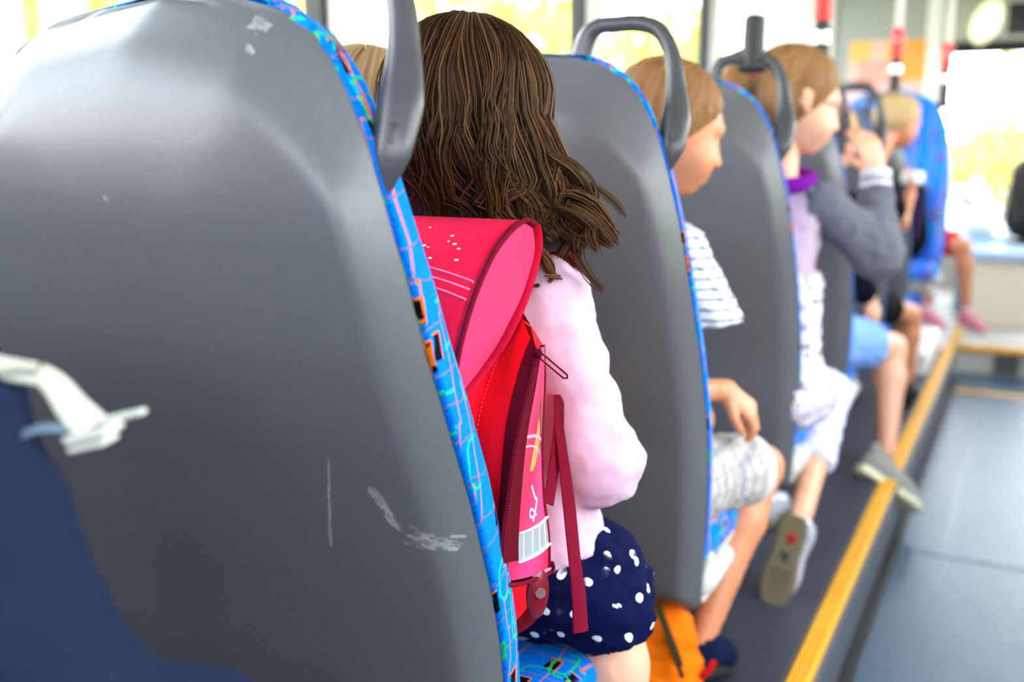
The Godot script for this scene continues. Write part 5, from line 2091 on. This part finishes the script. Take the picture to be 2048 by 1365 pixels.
func children_ahead() -> void:
	# blond child by the window, beside the girl with the satchel
	var easy := {"L": {"d": q(0.4, -0.3, 0.7), "back": q(0, 1, 0.3), "side": -1.0, "curl": [0.4, 0.4, 0.4, 0.4]}, "R": {"d": q(-0.3, -0.3, 0.7), "back": q(0, 1, 0.3), "side": 1.0, "curl": [0.4, 0.4, 0.4, 0.4]}}
	var j := {
		"head": q(-0.905, 1.040, 1.28), "neck": q(-0.99, 0.92, 1.18), "sL": q(-1.16, 0.83, 1.15), "sR": q(-0.95, 0.83, 1.12), "eL": q(-1.22, 0.64, 1.20), "eR": q(-0.90, 0.64, 1.17), "wL": q(-1.15, 0.53, 1.34), "wR": q(-0.98, 0.53, 1.36),
		"hL": q(-1.17, 0.45, 1.06), "hR": q(-1.03, 0.45, 1.05), "kL": q(-1.18, 0.44, 1.33), "kR": q(-1.03, 0.44, 1.33), "aL": q(-1.18, 0.09, 1.33), "aR": q(-1.03, 0.09, 1.33),
	}
	var t := plain_child("blond child at the window beside the long-haired girl, only the hair showing", j, q(0.25, -0.25, 1.0), 1.0, 0.112, M.skin, [Color(0.20, 0.105, 0.05), Color(0.34, 0.20, 0.10)], Color(0.5, 0.55, 0.6), Color(0.2, 0.25, 0.35), 0.6, 0.8, easy)
	for n in ["aL", "aR"]:
		shoe(t, Transform3D(look(q(0, 0, 1)), j[n] + q(0, -0.085, -0.03)), 0.19, M.white, M.white, M.white)
	# long loose strands
	var mb := MB.new()
	for i in 90:
		mb.tint = Color(0.22, 0.12, 0.06).lerp(Color(0.45, 0.30, 0.15), rng.randf())
		var a := rng.randf_range(-1.9, 1.9)
		var Hh := look(q(0.25, -0.25, 1.0))
		var pts := []
		for k in 6:
			var s := k / 5.0
			var th := 0.2 + s * 1.5
			pts.append(j.head + Hh * (Vector3(sin(th) * sin(a) * 0.9, 0.25 + cos(th) * 0.88 - 0.35 * s * s, 0.13 + sin(th) * cos(a) * 1.04) * 0.112))
		tube(mb, spline(pts, 3), [0.0016, 0.002, 0.001], 4, false)
	part("strands", mb, M.hair, t).set_meta("kind", "stuff")

	# child on the fourth seat: bare leg swung into the aisle
	j = {
		"head": q(-0.60, 1.04, 3.28), "neck": q(-0.61, 0.90, 3.22), "sL": q(-0.74, 0.82, 3.22), "sR": q(-0.52, 0.82, 3.18), "eL": q(-0.79, 0.63, 3.26), "eR": q(-0.49, 0.62, 3.18), "wL": q(-0.62, 0.52, 3.38), "wR": q(-0.435, 0.55, 3.26),
		"hL": q(-0.66, 0.44, 3.10), "hR": q(-0.52, 0.44, 3.07), "kL": q(-0.60, 0.43, 3.36), "kR": q(-0.375, 0.372, 3.37), "aL": q(-0.60, 0.10, 3.32), "aR": q(-0.345, 0.075, 3.20),
	}
	t = plain_child("child in navy top and pale blue shorts, bare leg over the yellow aisle edge", j, q(0.3, -0.3, 1.0), 1.12, 0.108, M.skin, [Color(0.40, 0.18, 0.06), Color(0.62, 0.32, 0.12)], Color(0.03, 0.04, 0.10), Color(0.50, 0.66, 0.90), 1.7, 0.62, {"L": easy.L, "R": {"d": q(0.35, -0.9, 0.2), "back": q(0.9, 0.3, -0.2), "side": 1.0, "curl": [0.5, 0.5, 0.5, 0.5]}})
	var canvas := cloth_mat(Color(0.58, 0.58, 0.56))
	shoe(t, Transform3D(look(q(0.76, -0.56, 0.27), q(0.27, 0.73, 0.70)), q(-0.421, 0.022, 3.13)), 0.235, canvas, mat(Color(0.95, 0.90, 0.75), 0.6), M.white, 0.022)
	shoe(t, Transform3D(look(q(0, 0, 1)), j.aL + q(0, -0.09, -0.03)), 0.2, canvas, mat(Color(0.95, 0.90, 0.75), 0.6), M.white)

	# child on the fifth seat: blond, dark clothes, white wristband
	j = {
		"head": q(-0.50, 1.105, 4.16), "neck": q(-0.56, 0.94, 4.06), "sL": q(-0.70, 0.84, 4.02), "sR": q(-0.50, 0.84, 3.98), "eL": q(-0.74, 0.66, 4.05), "eR": q(-0.452, 0.72, 4.08), "wL": q(-0.6, 0.56, 4.16), "wR": q(-0.437, 0.83, 4.20),
		"hL": q(-0.66, 0.44, 3.82), "hR": q(-0.52, 0.44, 3.79), "kL": q(-0.60, 0.43, 4.08), "kR": q(-0.395, 0.37, 4.10), "aL": q(-0.60, 0.10, 4.05), "aR": q(-0.385, 0.09, 4.10),
	}
	t = plain_child("blond child in dark clothes farther ahead, arm raised with a white wristband", j, q(0.7, -0.3, 0.6), 0.95, 0.094, M.tan, [Color(0.36, 0.23, 0.10), Color(0.52, 0.36, 0.18)], Color(0.06, 0.02, 0.10), Color(0.05, 0.05, 0.07), 0.6, 0.5, {"L": easy.L, "R": {"d": q(0.05, 0.9, 0.3), "back": q(0.9, 0, 0.2), "side": -1.0, "curl": [0.7, 0.7, 0.7, 0.7]}}, 0.018)
	mb = MB.new()
	tube(mb, PackedVector3Array([j.wR + q(0, 0.035, 0.01), j.wR + q(0, 0.04, 0.01), j.wR + q(0.0, 0.075, 0.02), j.wR + q(0, 0.08, 0.02)]), [0.03, 0.042, 0.042, 0.03], 14)
	part("wristband", mb, M.white, t)
	for n in ["aL", "aR"]:
		shoe(t, Transform3D(look(q(0, 0, 1)), j[n] + q(0, -0.085, -0.03)), 0.2, M.black, M.black, M.black)

	# child on the front bench beside the podium: a bare leg with a pink shoe
	j = {
		"head": q(-0.62, 1.02, 5.92), "neck": q(-0.60, 0.90, 5.90), "sL": q(-0.70, 0.82, 5.92), "sR": q(-0.50, 0.82, 5.90), "eL": q(-0.74, 0.64, 5.92), "eR": q(-0.46, 0.66, 5.90), "wL": q(-0.60, 0.55, 5.85), "wR": q(-0.42, 0.56, 5.80),
		"hL": q(-0.62, 0.50, 5.85), "hR": q(-0.50, 0.50, 5.85), "kL": q(-0.48, 0.49, 5.62), "kR": q(-0.315, 0.49, 5.66), "aL": q(-0.46, 0.17, 5.62), "aR": q(-0.275, 0.165, 5.66),
	}
	t = plain_child("farthest child, at the front podium, in red shorts and pink shoes", j, q(0.4, -0.2, -1.0), 0.95, 0.11, M.tan, [Color(0.2, 0.1, 0.05), Color(0.3, 0.16, 0.08)], Color(0.12, 0.05, 0.2), Color(0.75, 0.12, 0.16), 0.6, 0.75, {"L": {"d": q(0.3, -0.3, -0.7), "back": q(0, 1, 0), "side": 1.0, "curl": [0.4, 0.4, 0.4, 0.4]}, "R": {"d": q(0.3, -0.3, -0.7), "back": q(0, 1, 0), "side": -1.0, "curl": [0.4, 0.4, 0.4, 0.4]}}, 0.018)
	var pk := cloth_mat(Color(0.80, 0.48, 0.55))
	for n in ["aL", "aR"]:
		shoe(t, Transform3D(look(q(0.55, -0.15, -0.6)), j[n] + q(-0.03, -0.085, 0.03)), 0.2, pk, M.white, M.white)
	mb = MB.new()
	cbox(mb, q(-0.72, 0.22, 5.95), Vector3(0.5, 0.44, 0.42), 0.03)
	cbox(mb, q(-0.68, 0.445, 5.93), Vector3(0.46, 0.05, 0.44), 0.02)
	tag(part("front_bench", mb, M.cloth, self), "blue upholstered bench box at the front podium under the farthest child", "bench")
	# dark backpacks stacked on the blue seat
	t = thing("backpack", "black and navy backpack set on the blue seat that faces the camera", "backpack", q(-0.60, 0.48, 5.02))
	mb = MB.new()
	nets(mb, [[Vector3(-0.06, 0.1, 0.0), Vector3(-0.05, 0.30, -0.03), 0.10, 0.08, 0.05], [Vector3(0.07, 0.1, 0.0), Vector3(0.06, 0.30, -0.03), 0.10, 0.08, 0.05], [Vector3(0, 0.12, 0.08), Vector3(0, 0.22, 0.07), 0.07, 0.06, 0.03]], 0.014)
	part("body", mb, cloth_mat(Color(0.02, 0.02, 0.045)), t)
	mb = MB.new()
	ribbon(mb, spline([Vector3(0.11, 0.30, 0.05), Vector3(0.13, 0.22, 0.09), Vector3(0.12, 0.10, 0.1)], 5), [0.018], 0.004, Vector3.RIGHT)
	part("strap", mb, cloth_mat(Color(0.35, 0.2, 0.45)), t)


func navy_neighbour() -> void:
	var t := thing("person", "passenger in a navy sweatshirt cut off by the left edge of the view", "person")
	var j := {
		"head": q(-0.78, 1.08, 0.28), "neck": q(-0.76, 0.95, 0.27), "sL": q(-0.86, 0.86, 0.34), "sR": q(-0.585, 0.858, 0.345), "eL": q(-0.90, 0.64, 0.36), "eR": q(-0.505, 0.675, 0.357), "wL": q(-0.82, 0.53, 0.46), "wR": q(-0.452, 0.640, 0.435),
		"hL": q(-0.80, 0.46, 0.20), "hR": q(-0.66, 0.46, 0.20), "kL": q(-0.80, 0.44, 0.46), "kR": q(-0.64, 0.44, 0.46), "aL": q(-0.80, 0.09, 0.46), "aR": q(-0.64, 0.09, 0.46),
	}
	var H := look(q(0.0, -0.1, 1.0))
	make_body(t, j, 1.05, H, 0.112, M.skin, {"L": {"d": q(0.3, -0.2, 0.8), "back": q(0, 1, 0.3), "side": -1.0, "curl": [0.4, 0.4, 0.4, 0.4]}, "R": {"d": q(-0.3, -0.2, 0.8), "back": q(0, 1, 0.3), "side": 1.0, "curl": [0.4, 0.4, 0.4, 0.4]}}, Color(0.2, 0.12, 0.06), 0.014, 0.007)
	hair_cap(t, j.head, H, 0.112, 0.06, Color(0.06, 0.03, 0.015), Color(0.12, 0.06, 0.03), 0.008)
	var navy := cloth_mat(Color(0.105, 0.14, 0.235), 18.0, 0.5, 0.1)
	var b := limbs(j, 1.05, ["torso"], 0.016)
	b.append([j.sR, j.eR, 0.064, 0.066, 0.04])
	b.append([j.eR, j.wR, 0.058, 0.046, 0.02])
	b.append([j.sL, j.eL, 0.066, 0.06, 0.04])
	b.append([j.eL, j.wL, 0.058, 0.042, 0.03])
	garment("sweatshirt", t, b, 0.009, [[j.neck, q(0, 1, 0), 0.06]], navy, 0.006, 12.0)
	garment("trousers", t, limbs(j, 1.05, ["pelvis", "thighL", "thighR", "calfL", "calfR"], 0.012), 0.014, [], cloth_mat(Color(0.10, 0.12, 0.2)))
	for n in ["aL", "aR"]:
		shoe(t, Transform3D(look(q(0, 0, 1)), j[n] + q(0, -0.088, -0.03)), 0.2, M.black, M.white, M.white)
	# pale webbing with its slider, standing off the shoulder
	var o := thing("strap", "pale grey backpack strap with a plastic slider at the navy shoulder on the left edge", "strap")
	var web := cloth_mat(Color(0.80, 0.80, 0.73), 40.0, 0.8)
	var mb := MB.new()
	ribbon(mb, spline([q(-0.60, 0.90, 0.34), q(-0.565, 0.905, 0.36), q(-0.535, 0.897, 0.375), q(-0.521, 0.893, 0.385)], 5), [0.007], 0.0012, Vector3(0.3, 0.2, 0.9))
	part("webbing", mb, web, o)
	mb = MB.new()
	ribbon(mb, spline([q(-0.56, 0.865, 0.36), q(-0.548, 0.885, 0.37), q(-0.530, 0.893, 0.378), q(-0.519, 0.893, 0.386)], 5), [0.010], 0.0012, Vector3(0.9, -0.5, 0.3))
	part("webbing", mb, web, o)
	mb = MB.new()
	ribbon(mb, spline([q(-0.521, 0.894, 0.386), q(-0.514, 0.885, 0.392), q(-0.508, 0.87, 0.398), q(-0.503, 0.857, 0.405)], 5), [0.006, 0.009, 0.012], 0.0012, Vector3(0.9, 0, 0.45))
	part("webbing", mb, web, o)
	mb = MB.new()
	ribbon(mb, spline([q(-0.545, 0.845, 0.365), q(-0.533, 0.853, 0.372), q(-0.521, 0.860, 0.382), q(-0.510, 0.858, 0.396)], 5), [0.006], 0.002, Vector3(0, 1, 0.3))
	part("lower_webbing", mb, cloth_mat(Color(0.42, 0.5, 0.56), 40.0, 0.6), o)
	mb = MB.new()
	var turn := Basis(Vector3.UP, 0.35) * Basis(Vector3.BACK, 0.25)
	cbox(mb, q(-0.504, 0.853, 0.408), Vector3(0.032, 0.006, 0.022), 0.002, turn)
	cbox(mb, q(-0.492, 0.862, 0.418), Vector3(0.036, 0.004, 0.008), 0.0015, turn)
	cbox(mb, q(-0.505, 0.846, 0.408), Vector3(0.026, 0.004, 0.020), 0.0015, turn)
	part("slider", mb, mat(Color(0.84, 0.84, 0.80), 0.4), o)


func orange_bag() -> void:
	var t := thing("school_bag", "orange school bag with an olive strap lying on the floor under the second seat", "bag", q(-0.53, 0.0, 1.60))
	var mb := MB.new()
	nets(mb, [[Vector3(-0.12, 0.08, 0.02), Vector3(0.0, 0.08, 0.0), 0.07, 0.075, 0.03], [Vector3(-0.1, 0.15, 0.02), Vector3(0.005, 0.16, 0.0), 0.055, 0.058, 0.03], [Vector3(0.01, 0.06, 0.03), Vector3(0.03, 0.10, 0.02), 0.05, 0.045, 0.03]], 0.01, [], 0.008, 20.0)
	part("body", mb, cloth_mat(Color(0.95, 0.45, 0.04), 18.0, 0.5), t)
	mb = MB.new()
	ribbon(mb, spline([Vector3(0.005, 0.235, 0.045), Vector3(0.03, 0.20, 0.06), Vector3(0.055, 0.13, 0.05), Vector3(0.07, 0.075, 0.035)], 5), [0.009], 0.002, Vector3(1, 0, 0.5))
	part("strap", mb, cloth_mat(Color(0.20, 0.17, 0.09)), t)
	mb = MB.new()
	nets(mb, [[Vector3(0.05, 0.03, 0.03), Vector3(0.10, 0.055, 0.02), 0.022, 0.018, 0.01], [Vector3(0.06, 0.02, 0.05), Vector3(0.13, 0.075, 0.0), 0.012, 0.01, 0.01]], 0.006)
	part("webbing_bundle", mb, cloth_mat(Color(0.09, 0.08, 0.05)), t)
	mb = MB.new()
	cbox(mb, Vector3(0.065, 0.085, 0.025), Vector3(0.016, 0.014, 0.006), 0.002)
	part("buckle", mb, M.steel, t)
	mb = MB.new()
	ribbon(mb, spline([Vector3(0.07, 0.09, 0.02), Vector3(0.09, 0.11, 0.01), Vector3(0.10, 0.13, 0.0)], 4), [0.009], 0.002, Vector3(1, 0, 0.5))
	part("red_tag", mb, cloth_mat(Color(0.78, 0.08, 0.06)), t)
